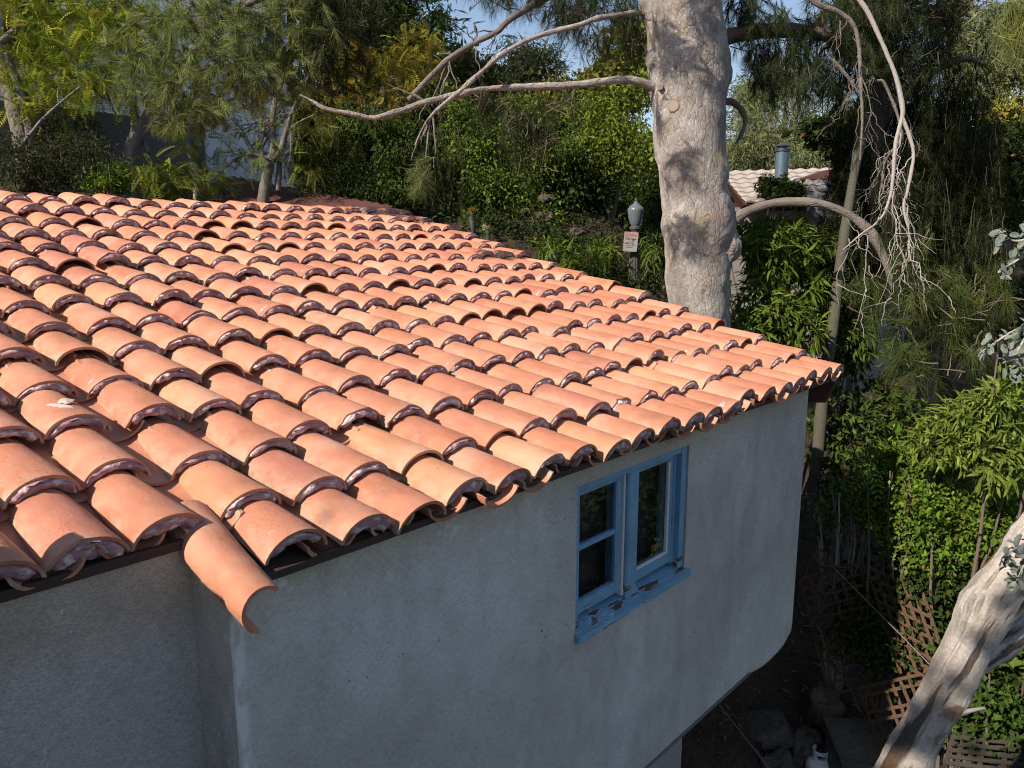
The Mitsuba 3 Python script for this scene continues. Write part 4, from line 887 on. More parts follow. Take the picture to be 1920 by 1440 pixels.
for i_, (lb, s_, cols) in enumerate(row):
    b = {0: [(11.073, 10.581, 3.708, 0.597, 0.597), (11.180, 10.024, 3.212, 0.708, 0.708), (10.753, 10.433, 2.981, 0.590, 0.590), (11.078, 9.607, 2.384, 0.699, 0.583), (12.061, 9.864, 3.974, 0.604, 0.483), (10.681, 9.553, 1.688, 0.576, 0.461)], 1: [(12.177, 9.326, 3.588, 0.716, 0.716), (11.734, 9.253, 2.631, 0.708, 0.708), (12.240, 8.756, 2.862, 0.590, 0.708), (11.719, 8.773, 1.923, 0.699, 0.583), (11.145, 9.040, 1.687, 0.461, 0.461)],
         2: [(13.566, 8.133, 3.734, 0.845, 0.724), (13.955, 7.832, 4.208, 0.724, 0.604), (13.343, 8.568, 3.869, 0.607, 0.607), (13.553, 7.675, 3.115, 0.716, 0.716), (13.041, 8.178, 2.882, 0.597, 0.597)], 3: [(12.902, 8.511, 2.428, 0.724, 0.724), (13.967, 8.665, 1.753, 0.894, 0.766), (16.650, 8.862, 2.245, 0.849, 0.991), (12.529, 8.664, 1.479, 0.724, 0.604), (16.731, 8.695, 0.851, 0.715, 0.858)]}[i_]
    shrub(lb, b, broad_crown(R, lumpy(R, b, 8, .42), 620, 28, .085, cols, .15, .27, shell=.5), key='hedge_tree', mat='glossy_leaf', seed=i_)
b = [(10.802, 6.381, 0.555, 0.411, 0.246), (11.813, 5.880, 0.592, 0.422, 0.422), (10.992, 7.176, 0.904, 0.534, 0.321), (9.953, 5.423, 0.270, 0.377, 0.189), (10.772, 8.114, 1.225, 0.548, 0.329), (10.280, 8.703, 1.387, 0.548, 0.263)]; shrub('dark low shrub on the bank behind the lamp post', b, broad_crown(R, b, 330, 24, .08, DG, .16, .3), seed=8)
# ------------------------------------------------------------------ far trees
def far_tree(key, label, blobs, n, per, L, cols, spread, wl=.35, mat='leaf', kind='tree'):
    k = tree_thing(key, label, kind); rng = np.random.default_rng(len(labels))
    B = np.array([b[:3] for b in blobs]); c = B.mean(0); base = np.array([c[0], c[1], float(ground_z(c[0], c[1])) - .3])
    wood(f'{k}__trunk', [tube(np.hstack([base + (np.array([c[0], c[1], B[:, 2].max()]) - base) * np.linspace(0, 1, 8)[:, None], np.linspace(.22, .05, 8)[:, None]]), 8)] + twigs(rng, base + (c - base) * .7, [q for q in B], .08, .02, .12), 'dark_bark')
    foliage(f'{k}__crown', broad_crown(rng, lumpy(rng, blobs, 8, .45), n, per, L, cols, spread * .8, wl, .2, .45), mat)
    return k
far_tree('dark_pine', 'dark conifer with bushy tiers left of the blue gap of sky', [(17.115, 20.225, 9.096, 1.499, 1.124), (17.943, 19.207, 8.725, 0.937, 0.749), (18.119, 18.862, 8.172, 0.637, 0.450), (16.511, 20.692, 8.360, 1.124, 0.937), (17.491, 19.557, 8.173, 0.937, 0.562), (17.643, 19.943, 10.201, 1.499, 0.937), (15.959, 21.454, 8.914, 1.124, 1.311)], 420, 30, .26, [(.035, .06, .02), (.07, .10, .028), (.10, .13, .03)], .42, .10)
far_tree('pepper_tree', 'dark drooping round tree under the gap of sky', [(21.592, 17.924, 7.705, 1.207, 0.724), (21.106, 18.299, 7.112, 1.006, 0.805), (21.916, 17.403, 7.110, 1.006, 0.885), (21.672, 17.456, 6.319, 1.409, 0.805), (20.728, 18.502, 6.321, 0.805, 0.805)], 300, 30, .24, [(.045, .06, .025), (.07, .085, .032)], .40, .10)
far_tree('far_tree', 'light green far tree at the centre of the skyline', [(20.936, 20.118, 7.528, 0.958, 0.625), (20.433, 20.506, 6.915, 1.041, 0.833), (21.103, 19.709, 6.708, 1.041, 0.833), (18.608, 19.178, 5.760, 0.971, 0.777)], 260, 30, .20, [(.12, .16, .05), (.18, .19, .07), (.15, .12, .06)], .38)
far_tree('far_tree', 'yellow green far tree rising left of the pine trunk', [(21.505, 13.283, 7.012, 1.082, 0.722), (21.069, 13.620, 6.480, 1.082, 0.722), (21.940, 12.946, 7.543, 0.722, 0.722), (20.537, 14.112, 6.126, 0.902, 0.613), (20.004, 14.604, 5.772, 0.902, 0.613)], 320, 30, .18, [(.13, .14, .03), (.19, .18, .04), (.09, .11, .03)], .38)
far_tree('far_tree', 'far trees of the gap behind the hedge row', [(21.203, 26.377, 9.326, 2.831, 2.123), (19.749, 28.241, 10.258, 2.831, 2.831), (22.626, 24.486, 8.162, 2.123, 1.416), (18.358, 30.161, 11.653, 2.831, 2.831), (23.666, 21.268, 6.147, 2.748, 1.145), (25.662, 19.059, 6.143, 2.061, 0.916)], 420, 30, .30, DG, .6)
labels['far_tree_002']['label'] = 'broad dark far tree behind the golden leaves'
far_tree('hillside_pine', 'pale sunlit hillside pine above the neighbouring roof', [(34.256, 14.087, 6.101, 1.749, 1.499), (35.495, 12.849, 6.590, 1.749, 1.499), (35.111, 15.108, 7.757, 1.284, 1.284), (33.752, 12.764, 4.765, 2.186, 0.971), (35.997, 11.958, 5.360, 1.499, 1.499), (37.408, 14.274, 8.455, 2.373, 1.318)], 620, 34, .34, PALE, .5, .06, 'needle', 'pine tree')
far_tree('hillside_pine', 'light green pine at the top right edge', [(27.373, 3.493, 6.045, 0.999, 0.833), (27.931, 3.099, 6.863, 0.999, 0.999), (28.598, 3.990, 7.277, 0.694, 0.867), (27.954, 3.342, 7.847, 0.999, 0.833), (26.948, 3.784, 5.391, 0.666, 0.566)], 420, 34, .26, PALE, .36, .06, 'needle', 'pine tree')
far_tree('far_tree', 'greyish brown far bush near the top right corner', [(29.172, 5.133, 8.238, 0.902, 0.722), (29.317, 4.779, 7.528, 0.722, 0.722), (29.003, 5.466, 8.771, 0.722, 0.541)], 180, 30, .13, [(.16, .13, .10), (.12, .11, .08)], .3)
far_tree('far_tree', 'yellow tree low at the right edge', [(22.836, 1.923, 4.120, 0.555, 0.694), (22.863, 1.669, 3.300, 0.416, 0.555), (22.566, 2.148, 3.847, 0.416, 0.416)], 150, 30, .13, [(.30, .26, .04), (.18, .18, .04)], .24)
far_tree('far_tree', 'dark broad leaved tree above the neighbouring roof', [(14.765, 3.786, 3.223, 0.258, 0.215), (14.879, 3.440, 2.977, 0.214, 0.192), (15.047, 3.347, 3.313, 0.256, 0.321)], 220, 26, .12, DG, .16, .32, 'glossy_leaf')
far_tree('far_tree', 'dark tree filling the right background', [(14.080, 2.133, 2.724, 0.583, 1.166), (14.510, 1.606, 2.532, 0.971, 1.166), (15.056, 0.792, 1.766, 0.874, 1.069), (13.226, 1.650, 0.823, 1.116, 1.023), (13.597, 0.440, 0.118, 0.992, 0.992), (12.715, 2.191, 0.732, 0.651, 0.651), (16.627, 0.807, 2.636, 0.625, 0.833)], 900, 26, .13, DG, .24, .26)
far_tree('far_tree', 'deep green tree behind the golden tree', [(13.642, 18.471, 5.255, 1.998, 1.499), (14.982, 16.988, 5.252, 1.832, 1.332), (12.071, 18.474, 4.454, 1.277, 1.277), (12.792, 15.873, 3.402, 2.137, 0.763), (15.130, 15.002, 4.133, 1.277, 1.277), (16.585, 13.091, 3.031, 2.554, 1.277), (18.932, 11.809, 2.294, 1.998, 1.499)], 700, 28, .17, DG, .4, .32)
k = tree_thing('hanging_pine', 'pale long needled pine branch hanging at the top right corner', 'pine tree')
wood(f'{k}__branch', [limb([(6.394, -1.051, 3.228, 0.034), (6.293, -0.997, 3.017, 0.026), (6.212, -0.954, 2.848, 0.017), (6.146, -0.926, 2.679, 0.011)], 20, 8), limb([(6.394, -1.051, 3.228, 0.065), (6.414, -1.351, 3.321, 0.104), (7.207, -1.938, 2.161, 0.200), (7.660, -2.545, -1.557, 0.267)], 30, 10)], 'dark_bark')
bough(f'{k}__needle_spray', [(6.183, -0.922, 2.848, 0.112, 0.172), (6.126, -0.915, 2.636, 0.086, 0.086), (6.238, -1.017, 2.721, 0.129, 0.172)], 60, 34, .22, [(.14, .17, .05), (.19, .22, .07)], .002, down=1.2, seed=44, tw=False)
# woods that read as one mass, up the hill
rng = np.random.default_rng(77); VV = []
for q in range(620):
    a, r = rng.uniform(-.5, 2.1), rng.uniform(44, 120); x, y = CAM[0] + r * math.cos(a), CAM[1] + r * math.sin(a)
    s = rng.uniform(1.6, 3.2); VV.append((x, y, float(ground_z(np.array(x), np.array(y))) + s * .4, s, s * .8))
k = foliage('far_woods', broad_crown(rng, VV, 5200, 16, .62, [(.05, .07, .03), (.10, .12, .05), (.035, .05, .02), (.13, .13, .06)], .6, .4)); say(k, 'far woods covering the hillside behind everything', kind='stuff')

# ------------------------------------------------------------------ street lamp and sign
LS = 14.0 / 19
lp = np.array([(10.599, 5.538, 1.087)][0]); say('street_lamp', 'old street lamp with a frosted acorn globe left of the pine trunk', 'street lamp')
def lathe(prof, n=28): return trimesh.creation.revolve(np.array(prof), sections=n)
gz0 = lp[2] - .36
m = lathe([(0, -.02), (.10, 0), (.135, .05), (.175, .2), (.20, .36), (.198, .40), (.17, .44), (.10, .50), (.06, .53), (.035, .58), (0, .60)]); m.apply_scale(LS); m.apply_translation([lp[0], lp[1], lp[2] + .38 * LS]); ent('street_lamp__globe', m, 'lamp_globe', 40)
m = lathe([(0, .6), (.035, .60), (.03, .63), (.012, .67), (0, .68)]); m.apply_scale(LS); m.apply_translation([lp[0], lp[1], lp[2] + .38 * LS]); ent('street_lamp__finial', m, 'lamp_iron', 40)
m = lathe([(.09, -.36), (.13, -.34), (.13, -.28), (.095, -.24), (.095, -.14), (.14, -.08), (.14, -.03), (.09, 0), (0, 0)]); m.apply_scale(LS); m.apply_translation([lp[0], lp[1], lp[2] + .38 * LS]); ent('street_lamp__collar', m, 'lamp_iron', 30)
a = np.linspace(0, 2 * PI, 65)[:-1]; prof = []
for z, r in ((-3.2, .20), (-2.9, .19), (-2.85, .15), (-1.2, .135), (.018, .115)):
    rr = LS * r * (1 + .06 * np.sign(np.sin(a * 12))); prof.append(np.stack([lp[0] + rr * np.cos(a), lp[1] + rr * np.sin(a), np.full(64, lp[2] + z * (LS if z > -2 else 1))], 1))
k = np.arange(64); F = np.vstack([np.vstack([np.stack([i * 64 + k, i * 64 + (k + 1) % 64, (i + 1) * 64 + (k + 1) % 64], 1), np.stack([i * 64 + k, (i + 1) * 64 + (k + 1) % 64, (i + 1) * 64 + k], 1)]) for i in range(4)])
ent('street_lamp__post', (np.vstack(prof), F), 'lamp_iron')
say('parking_sign', 'weathered white and red parking sign strapped to the lamp post', 'sign')
sc = np.array([(10.391, 5.492, 1.078)][0]); toc = unit((CAM - sc) * [1, 1, 0]); sx = np.array([-toc[1], toc[0], 0]); ang = math.radians(4)
def on_sign(m, d=0):
    M = np.eye(4); M[:3, 0] = sx * math.cos(ang) + np.array([0, 0, -math.sin(ang)]); M[:3, 1] = np.array([0, 0, math.cos(ang)]) + sx * math.sin(ang); M[:3, 2] = toc; M[:3, :3] *= LS; M[:3, 3] = sc + toc * d
    m.apply_transform(M); return m
from shapely.geometry import box as sbox
def plate(w, h, r, d, z): m = trimesh.creation.extrude_polygon(sbox(-w / 2 + r, -h / 2 + r, w / 2 - r, h / 2 - r).buffer(r), d, engine='earcut'); m.apply_translation([0, 0, z]); return on_sign(m)
ent('parking_sign__plate', plate(.34, .47, .03, .004, 0), 'sign_white')
def word(t, h, x, y, mat, bold=True, w=None):
    m = meshkit.text_mesh(t, h, .002, bold)
    if w: m.apply_scale([w / (m.bounds[1][0] - m.bounds[0][0]), 1, 1])
    m.apply_translation([x - m.bounds[0][0], y, .0045]); ent('parking_sign__lettering', on_sign(m), mat)
m = trimesh.creation.extrude_polygon(sbox(-.15, .10, -.045, .215).difference(sbox(-.138, .112, -.057, .203)), .002, engine='earcut'); m.apply_translation([0, 0, .0045]); ent('parking_sign__red_box', on_sign(m), 'sign_red')
word('NO', .055, -.13, .13, 'sign_red', w=.068); word('PARKING', .062, -.036, .125, 'sign_red', w=.18)
word('TOW', .055, -.14, .035, 'sign_black', w=.11); word('AWAY', .055, -.01, .035, 'sign_black', w=.13)
for y, w0, w1 in ((-.055, -.13, .13), (-.10, -.11, .11), (-.15, -.11, .07)):
    rng = np.random.default_rng(int(-y * 1000)); x = w0; bits = []
    while x < w1 - .03:
        wd = rng.uniform(.02, .05); bits.append(box((x, y, .0045), (min(x + wd, w1), y + .018, .0062))); x += wd + .012
    ent('parking_sign__small_print', on_sign(cat(bits)), 'sign_black')
st = [limb(np.array([(x, y, .007, .0045) for x, y in P]), 30, 5) for P in ([(-.165, -.012), (-.08, -.02), (.0, -.01), (.05, .02), (.09, .05), (.07, .075), (.055, .04), (.06, -.08)], [(-.07, -.02), (-.08, -.045), (-.06, -.05)], [(.08, .06), (.11, .07), (.12, .05), (.13, .075)])]
V, F, U = join(st); k = ent('parking_sign__scribble', on_sign(trimesh.Trimesh(V, F, process=False)), 'sign_black'); labels[k] = {'label': 'black marker scribble across the sign'}

# ------------------------------------------------------------------ the neighbouring house with its flue
say('neighbour_house', 'neighbouring house with a pale tile roof half hidden by the trees', 'house')
NP = {k_: np.array(v) for k_, v in zip('abcdefg', [(16.504, 6.435, 2.759), (17.897, 4.911, 2.820), (14.989, 5.790, 2.032), (15.617, 5.166, 2.289), (15.395, 4.527, 2.381), (16.182, 3.655, 2.379), (14.817, 3.142, 1.631)])}
def s_tile(o, u, v, w, l, seed):
    """one wavy roof tile, 2 x 6 cells with a lip"""
    n = np.cross(u, v); n = n if n[2] > 0 else -n; V = []
    for q, hh in ((0, .03), (1.04, 0)):
        for e in np.linspace(0, 1, 6): V.append(o + u * w * e * 1.02 + v * l * q + n * (hh + .035 * (math.sin(e * 2 * PI) * .5 + .5)))
    for e in np.linspace(0, 1, 6): V.append(o + u * w * e * 1.02 + n * (-.01 + .03 * (math.sin(e * 2 * PI) * .5 + .5)))
    F = []
    for k in range(5): F += [(k, k + 1, k + 7), (k, k + 7, k + 6), (12 + k, 13 + k, k + 1), (12 + k, k + 1, k)]
    return np.array(V), np.array(F)
def tile_field(key, o, u, v, nu_, nv_, w, l, mat, off=0):
    rng = np.random.default_rng(nu_)
    for r in range(nv_):
        for c in range(nu_):
            V, F = s_tile(o + u * w * (c + off * (r % 2)) + v * l * r + rng.normal(0, .002, 3), u, v, w, l, c); ent(key, (V, F), mat, 40)
ua = unit(NP['b'] - NP['a']); down = np.array([-.62, -.62, -.36]); down = unit(down - ua * (down @ ua)) 
up = -down
oa = NP['a'] + down * 2.2 - ua * .5
tile_field('neighbour_house__roof__tile', oa, ua, up, 13, 7, .31, .315, 'far_tile_pale')
uf = unit(NP['f'] - NP['e']); dn2 = unit(np.array([-.55, -.62, -.45])); dn2 = unit(dn2 - uf * (dn2 @ uf))
of = NP['e'] + dn2 * 1.75 - uf * .1
tile_field('neighbour_house__roof__tile', of, uf, -dn2, 8, 6, .23, .29, 'far_tile_grey')
ent('neighbour_house__roof', trimesh.convex.convex_hull(np.vstack([oa - [0, 0, .03], oa + ua * 4.2 - [0, 0, .03], NP['a'] - ua * .5 - [0, 0, .03], NP['a'] + ua * 3.7 - [0, 0, .03], NP['a'] - [0, 0, .9], NP['a'] + ua * 3.7 - [0, 0, .9]])), 'gable_red')
ent('neighbour_house__roof__lower_deck', trimesh.convex.convex_hull(np.vstack([of - [0, 0, .03], of + uf * 1.9 - [0, 0, .03], NP['e'] - [0, 0, .03], NP['e'] + uf * 1.9 - [0, 0, .03], NP['e'] - [0, 0, .5]])), 'vent_dark')
gq = np.array([(15.720, 4.638, 2.439), (16.228, 4.283, 2.644), (16.902, 3.865, 2.732), (16.544, 3.723, 2.426)])
ent('neighbour_house__gable', trimesh.convex.convex_hull(np.vstack([gq, gq + [.3, .3, 0]])), 'gable_red')
c = (NP['a'] + NP['b']) / 2; ent('neighbour_house__wall', box((c[0] - 1.2, c[1] - 2.4, -2.5), (c[0] + 2.4, c[1] + 1.5, c[2] - .9)), 'taupe_render')
ent('neighbour_house__wall', box((15.3, 3.4, -2.6), (17.4, 5.2, 1.75)), 'taupe_render')
vp_ = np.array([(15.745, 5.088, 2.523)][0]); F_ = 17.2 / 1441
def cyl(z0, z1, r0, r1=None, n=24): m = lathe([(0, z0), (r0, z0), (r1 or r0, z1), (0, z1)], n); m.apply_translation(vp_); return m
ent('neighbour_house__flue_pipe', cyl(-.6, 45 * F_, 12 * F_), 'vent_metal', 30); ent('neighbour_house__flue_pipe__collar', cyl(45 * F_, 48 * F_, 14 * F_), 'vent_dark', 30)
ent('neighbour_house__flue_pipe__throat', cyl(48 * F_, 54 * F_, 10 * F_), 'vent_metal', 30)
ent('neighbour_house__flue_pipe__cap', cyl(54 * F_, 61 * F_, 16 * F_, 4 * F_), 'vent_dark', 30)
b = [(15.002, 4.918, 2.223, 0.276, 0.184), (14.812, 4.475, 2.051, 0.292, 0.202), (15.101, 5.135, 2.306, 0.163, 0.140), (15.110, 4.829, 2.336, 0.161, 0.115)]; shrub('dark climber on the neighbouring roof at the foot of the flue', b, broad_crown(R, b, 130, 24, .08, DG, .07, .35), key='roof_climber', mat='glossy_leaf', seed=9)

# ------------------------------------------------------------------ right hand garden
BB = [(.09, .15, .022), (.15, .21, .035), (.06, .10, .018), (.11, .16, .03)]
b = [(7.881, 1.785, 0.759, 0.306, 0.266), (7.642, 1.793, 0.373, 0.264, 0.264), (7.694, 1.532, 0.187, 0.326, 0.261), (7.843, 1.315, -0.006, 0.261, 0.222), (7.969, 1.910, 1.021, 0.337, 0.202), (8.385, 1.735, 0.952, 0.412, 0.343), (8.412, 1.576, 0.479, 0.343, 0.343), (7.449, 1.751, -0.005, 0.261, 0.261)]
shrub('sunlit bamboo clump right of the pine trunk', b, bamboo_crown(R, b, 620, .20, BB, 7), key='bamboo_clump', bark='limb_bark', stems=14, seed=3)
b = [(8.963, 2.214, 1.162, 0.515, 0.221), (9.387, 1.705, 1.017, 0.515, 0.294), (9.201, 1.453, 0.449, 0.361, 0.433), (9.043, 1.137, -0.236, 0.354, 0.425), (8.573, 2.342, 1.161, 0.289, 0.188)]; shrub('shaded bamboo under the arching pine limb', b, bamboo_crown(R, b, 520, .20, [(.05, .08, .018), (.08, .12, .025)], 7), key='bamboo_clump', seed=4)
b = [(9.175, 6.135, 0.831, 0.316, 0.223), (9.218, 5.759, 0.744, 0.311, 0.183), (9.256, 5.392, 0.660, 0.271, 0.144), (9.232, 6.424, 1.014, 0.151, 0.189), (10.421, 5.082, 0.919, 0.189, 0.321), (10.185, 5.950, 0.916, 0.291, 0.194)]; shrub('narrow leaved bamboo over the roof edge left of the lamp post', b, bamboo_crown(R, b, 170, .24, BB, 6, W=.06), key='bamboo_clump', seed=5)
k = tree_thing('slender_trunk_tree', 'thin grey green trunk leaning behind the far wall corner', 'tree')
stem(f'{k}__trunk', [[(7.937, 1.093, -2.660, 0.071), (8.019, 1.093, -2.325, 0.075), (8.116, 1.097, -1.643, 0.074), (8.252, 1.127, -0.702, 0.074), (8.411, 1.132, -0.040, 0.071), (8.555, 1.153, 0.622, 0.064), (8.691, 1.165, 1.218, 0.061), (8.960, 1.202, 1.888, 0.054), (9.242, 1.229, 2.572, 0.082), (9.509, 1.295, 3.338, 0.076), (9.686, 1.359, 4.294, 0.062)]], 'mottled_bark', 12, .01)
b = [(9.565, 1.344, 3.748, 0.278, 0.347), (9.686, 1.359, 4.294, 0.416, 0.416)]; foliage(f'{k}__crown', broad_crown(R, b, 80, 22, .12, DG, .15, .3))
b = [(8.632, 1.072, -1.029, 0.278, 0.347), (8.762, 0.816, -1.439, 0.347, 0.416), (8.275, 0.957, -1.790, 0.272, 0.408), (9.374, 0.834, -1.113, 0.433, 0.433), (8.219, 0.660, -1.995, 0.333, 0.333), (8.892, 0.561, -1.849, 0.347, 0.416), (8.436, 1.177, -1.439, 0.180, 0.347), (9.578, 0.532, -1.398, 0.433, 0.433)]
shrub('dark glossy shrub beside the far wall corner', b, bamboo_crown(R, b, 620, .15, [(.04, .07, .018), (.08, .12, .026), (.03, .05, .015)], 6, W=.13, droop=.3), mat='glossy_leaf', seed=12)
b = [(6.588, -0.793, -0.596, 0.300, 0.200), (6.694, -1.017, -0.429, 0.246, 0.197), (6.394, -0.632, -0.793, 0.250, 0.170), (6.542, -0.954, -0.816, 0.296, 0.148), (6.638, -1.178, -0.695, 0.194, 0.243), (6.501, -1.105, -0.981, 0.243, 0.146), (6.937, -1.085, -0.253, 0.170, 0.150)]
shrub('sunlit narrow leaved shrub at the right edge', b, bamboo_crown(R, b, 560, .17, [(.13, .19, .035), (.19, .25, .05), (.09, .14, .025)], 7, W=.075, droop=.25), key='oleander_shrub', seed=13)
b = [(6.842, -0.306, -1.672, 0.384, 0.186), (6.939, -0.656, -1.446, 0.321, 0.214), (6.979, -1.028, -1.536, 0.312, 0.208), (6.944, 0.038, -1.663, 0.228, 0.193), (6.954, -0.786, -1.867, 0.374, 0.160), (6.969, -0.409, -2.089, 0.333, 0.133), (6.928, -1.196, -1.804, 0.205, 0.154), (7.142, -0.090, -1.328, 0.228, 0.171), (7.193, -0.433, -1.270, 0.278, 0.167)]
shrub('bright green broad leaved shrub above the lattice fence', b, broad_crown(R, lumpy(R, b, 5, .5), 820, 24, .052, [(.10, .19, .022), (.16, .27, .035), (.07, .13, .018), (.12, .17, .03)], .12, .30, .2, .5), mat='glossy_leaf', seed=14)
b = [(6.680, -0.010, -1.240, 0.132, 0.077), (6.993, -0.319, -1.106, 0.164, 0.088), (6.758, -0.240, -1.212, 0.087, 0.065)]; shrub('pale fern like leaves in front of the dark shrub', b, frond_crown(R, b, 14, .34, [(.16, .24, .05), (.20, .27, .06)], 7, group=3), key='fern', seed=15)
b = [(7.018, 0.495, -1.912, 0.179, 0.179), (7.039, 0.155, -1.958, 0.233, 0.117), (7.270, 0.422, -1.709, 0.181, 0.181)]; shrub('wiry grey shrub by the lower wall corner', b, broad_crown(R, b, 60, 14, .06, [(.10, .14, .05), (.14, .17, .06)], .14), bark='dead_twig', stems=22, seed=16)
b = [(6.989, -0.302, -2.727, 0.398, 0.228), (7.021, -0.660, -2.799, 0.333, 0.278), (7.008, -0.029, -2.761, 0.291, 0.175), (7.006, -0.525, -2.362, 0.389, 0.167), (7.106, -0.945, -2.384, 0.271, 0.271), (6.693, -0.357, -3.017, 0.333, 0.222), (6.676, -0.047, -3.062, 0.228, 0.228)]
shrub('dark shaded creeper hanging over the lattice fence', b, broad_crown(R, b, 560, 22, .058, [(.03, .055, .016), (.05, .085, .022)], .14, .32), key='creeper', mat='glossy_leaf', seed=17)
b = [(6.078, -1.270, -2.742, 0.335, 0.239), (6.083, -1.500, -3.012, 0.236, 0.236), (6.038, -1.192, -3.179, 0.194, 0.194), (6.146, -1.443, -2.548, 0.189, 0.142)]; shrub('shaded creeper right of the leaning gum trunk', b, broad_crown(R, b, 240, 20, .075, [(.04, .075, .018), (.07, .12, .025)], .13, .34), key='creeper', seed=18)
b = [(5.941, -1.454, -2.307, 0.119, 0.092), (6.051, -1.539, -2.172, 0.137, 0.092)]; shrub('small sunlit sprig behind the gum fork', b, broad_crown(R, b, 30, 16, .075, BG, .1, .4), key='creeper', seed=19)

# lattice fence: slatted panels stepping down the slope
say('lattice_fence', 'broken orange brown wooden lattice fence below the shrubs', 'fence')
def lattice(key, c4, nu_, nv_, mat, wd=.032, th=.009, prefix='lath'):
    c4 = [np.array(q[:3]) for q in c4]; c4[2] = c4[1] + c4[3] - c4[0]; nrm = unit(np.cross(c4[1] - c4[0], c4[3] - c4[0]))
    def bar(p, q, off, w_):
        d = unit(q - p); s = unit(np.cross(nrm, d)) * w_ / 2; o = nrm * off; e = nrm * th / 2; L = np.linalg.norm(q - p)
        V = np.array([p + s + o + e, p - s + o + e, q - s + o + e, q + s + o + e, p + s + o - e, p - s + o - e, q - s + o - e, q + s + o - e])
        ent(f'{key}__{prefix}', trimesh.convex.convex_hull(V), mat)
    def bil(u, v): return (c4[0] * (1 - u) + c4[1] * u) * (1 - v) + (c4[3] * (1 - u) + c4[2] * u) * v
    rng = np.random.default_rng(nu_ * 7)
    for i in range(nu_ + 1):
        if rng.random() < .06: continue
        bar(bil(i / nu_, 0), bil(i / nu_ + rng.normal(0, .004), rng.choice([1, 1, 1, .8])), th * .55, wd)
    for j in range(nv_ + 1):
        if rng.random() < .06: continue
        bar(bil(0, j / nv_), bil(1, j / nv_), -th * .55, wd)
    return bar
lattice('lattice_fence', [(6.677, 0.671, -2.645), (6.749, 0.078, -2.307), (6.445, -0.460, -3.288), (6.348, 0.148, -3.677)], 6, 11, 'lattice_wood')
lattice('lattice_fence', [(6.694, -0.009, -2.293), (6.631, -0.573, -2.392), (6.291, -1.000, -3.110), (6.378, -0.511, -3.190)], 6, 9, 'lattice_wood')
lattice('lattice_fence', [(6.268, -0.156, -3.451), (6.277, -0.677, -3.096), (6.024, -0.961, -3.495), (6.037, -0.466, -3.851)], 7, 7, 'lattice_wood')
tb = [tube(wiggle(P, .008, R), 5) for P in ([(6.693, 0.646, -2.675, 0.018), (6.701, 0.567, -2.376, 0.024), (6.764, 0.529, -2.260, 0.027), (6.772, 0.437, -2.287, 0.021), (6.694, 0.425, -2.371, 0.015)], [(6.713, 0.563, -2.342, 0.021), (6.665, 0.447, -2.405, 0.023), (6.698, 0.124, -2.346, 0.014)], [(6.662, -0.162, -2.427, 0.014), (6.634, -0.256, -2.330, 0.022), (6.709, -0.365, -2.427, 0.019), (6.665, -0.483, -2.479, 0.022), (6.638, -0.624, -2.550, 0.013)], [(6.621, -0.246, -2.346, 0.016), (6.669, -0.277, -2.265, 0.008)])]
for n_, q in enumerate(tb):
    k = wood('lattice_fence__broken_rail', [q], 'lattice_wood'); labels[k] = {'label': 'splintered rail catching the sun'} if n_ in (0, 2) else {}
say('dark_trellis', 'weathered dark slatted trellis at the bottom right corner', 'trellis')
lattice('dark_trellis', [(5.815, -1.119, -3.259), (5.898, -1.768, -3.077), (5.491, -1.854, -3.373), (5.338, -1.131, -3.567)], 8, 9, 'old_slat', .035, .012, 'slat')
k = wood('cable', [tube(np.hstack([np.array([p[:3] for p in [(6.644, 0.327, -2.375), (6.150, -0.583, -2.712), (5.865, -1.075, -2.892)]]), np.full((3, 1), .005)]), 5)], 'cable_grey'); say(k, 'thin grey cable slanting across the lattice fence', 'cable')

# ------------------------------------------------------------------ things on the ground below
tk = np.array([(6.168, 0.133, -4.461)][0]); sT = 50 * 8.2 / 1441 / .305
say('propane_tank', 'white propane tank standing by the grey bin', 'gas tank')
def tlathe(prof, n=32): m = lathe(np.array(prof) * sT, n); m.apply_translation(tk - [0, 0, .19 * sT]); return m
ent('propane_tank__body', tlathe([(0, -.06), (.1, -.06), (.14, -.03), (.1525, .02), (.1525, .22), (.145, .265), (.12, .30), (.075, .32), (0, .325)]), 'tank_white', 40)
ent('propane_tank__foot_ring', tlathe([(.09, -.10), (.105, -.10), (.105, -.05), (.09, -.05), (.09, -.10)]), 'tank_white', 40)
aa = math.atan2(*(CAM - tk)[[1, 0]])
def collar():
    m = []
    a = np.linspace(aa - 2.5, aa + 2.5, 40)
    for z0, z1, keep in ((.30, .345, 1), (.40, .44, 1), (.345, .40, 0)):
        for i in range(39):
            if not keep and not (i % 13 < 4): continue
            q = []
            for r in (.080, .086):
                for z in (z0, z1):
                    for b_ in (a[i], a[i + 1]): q.append((r * math.cos(b_), r * math.sin(b_), z))
            m.append(trimesh.convex.convex_hull(np.array(q)))
    m = cat(m); m.apply_scale(sT); m.apply_translation(tk - [0, 0, .19 * sT]); return m
ent('propane_tank__handle_ring', collar(), 'tank_white')
sd = np.array([math.cos(aa + PI / 2), math.sin(aa + PI / 2), 0]); vt = tk + [0, 0, (.36 - .19) * sT]
V, F, U = tube(np.vstack([np.append(vt, .018), np.append(vt + sd * .07, .018), np.append(vt + sd * .075, .026), np.append(vt + sd * .115, .026)]), 12); ent('propane_tank__valve', (V, F), 'brass', 40)
V, F, U = tube(np.vstack([np.append(vt - [0, 0, .05], .02), np.append(vt + [0, 0, .04], .02)]), 10); ent('propane_tank__valve__stem', (V, F), 'vent_dark', 40)
bn = np.array([(6.231, -0.277, -4.044)][0]); u = unit(np.array([.62, -.78, 0])); v = np.array([.78, .62, 0])
say('grey_bin', 'blue grey plastic tub with a slanting lid under the lattice', 'tub')
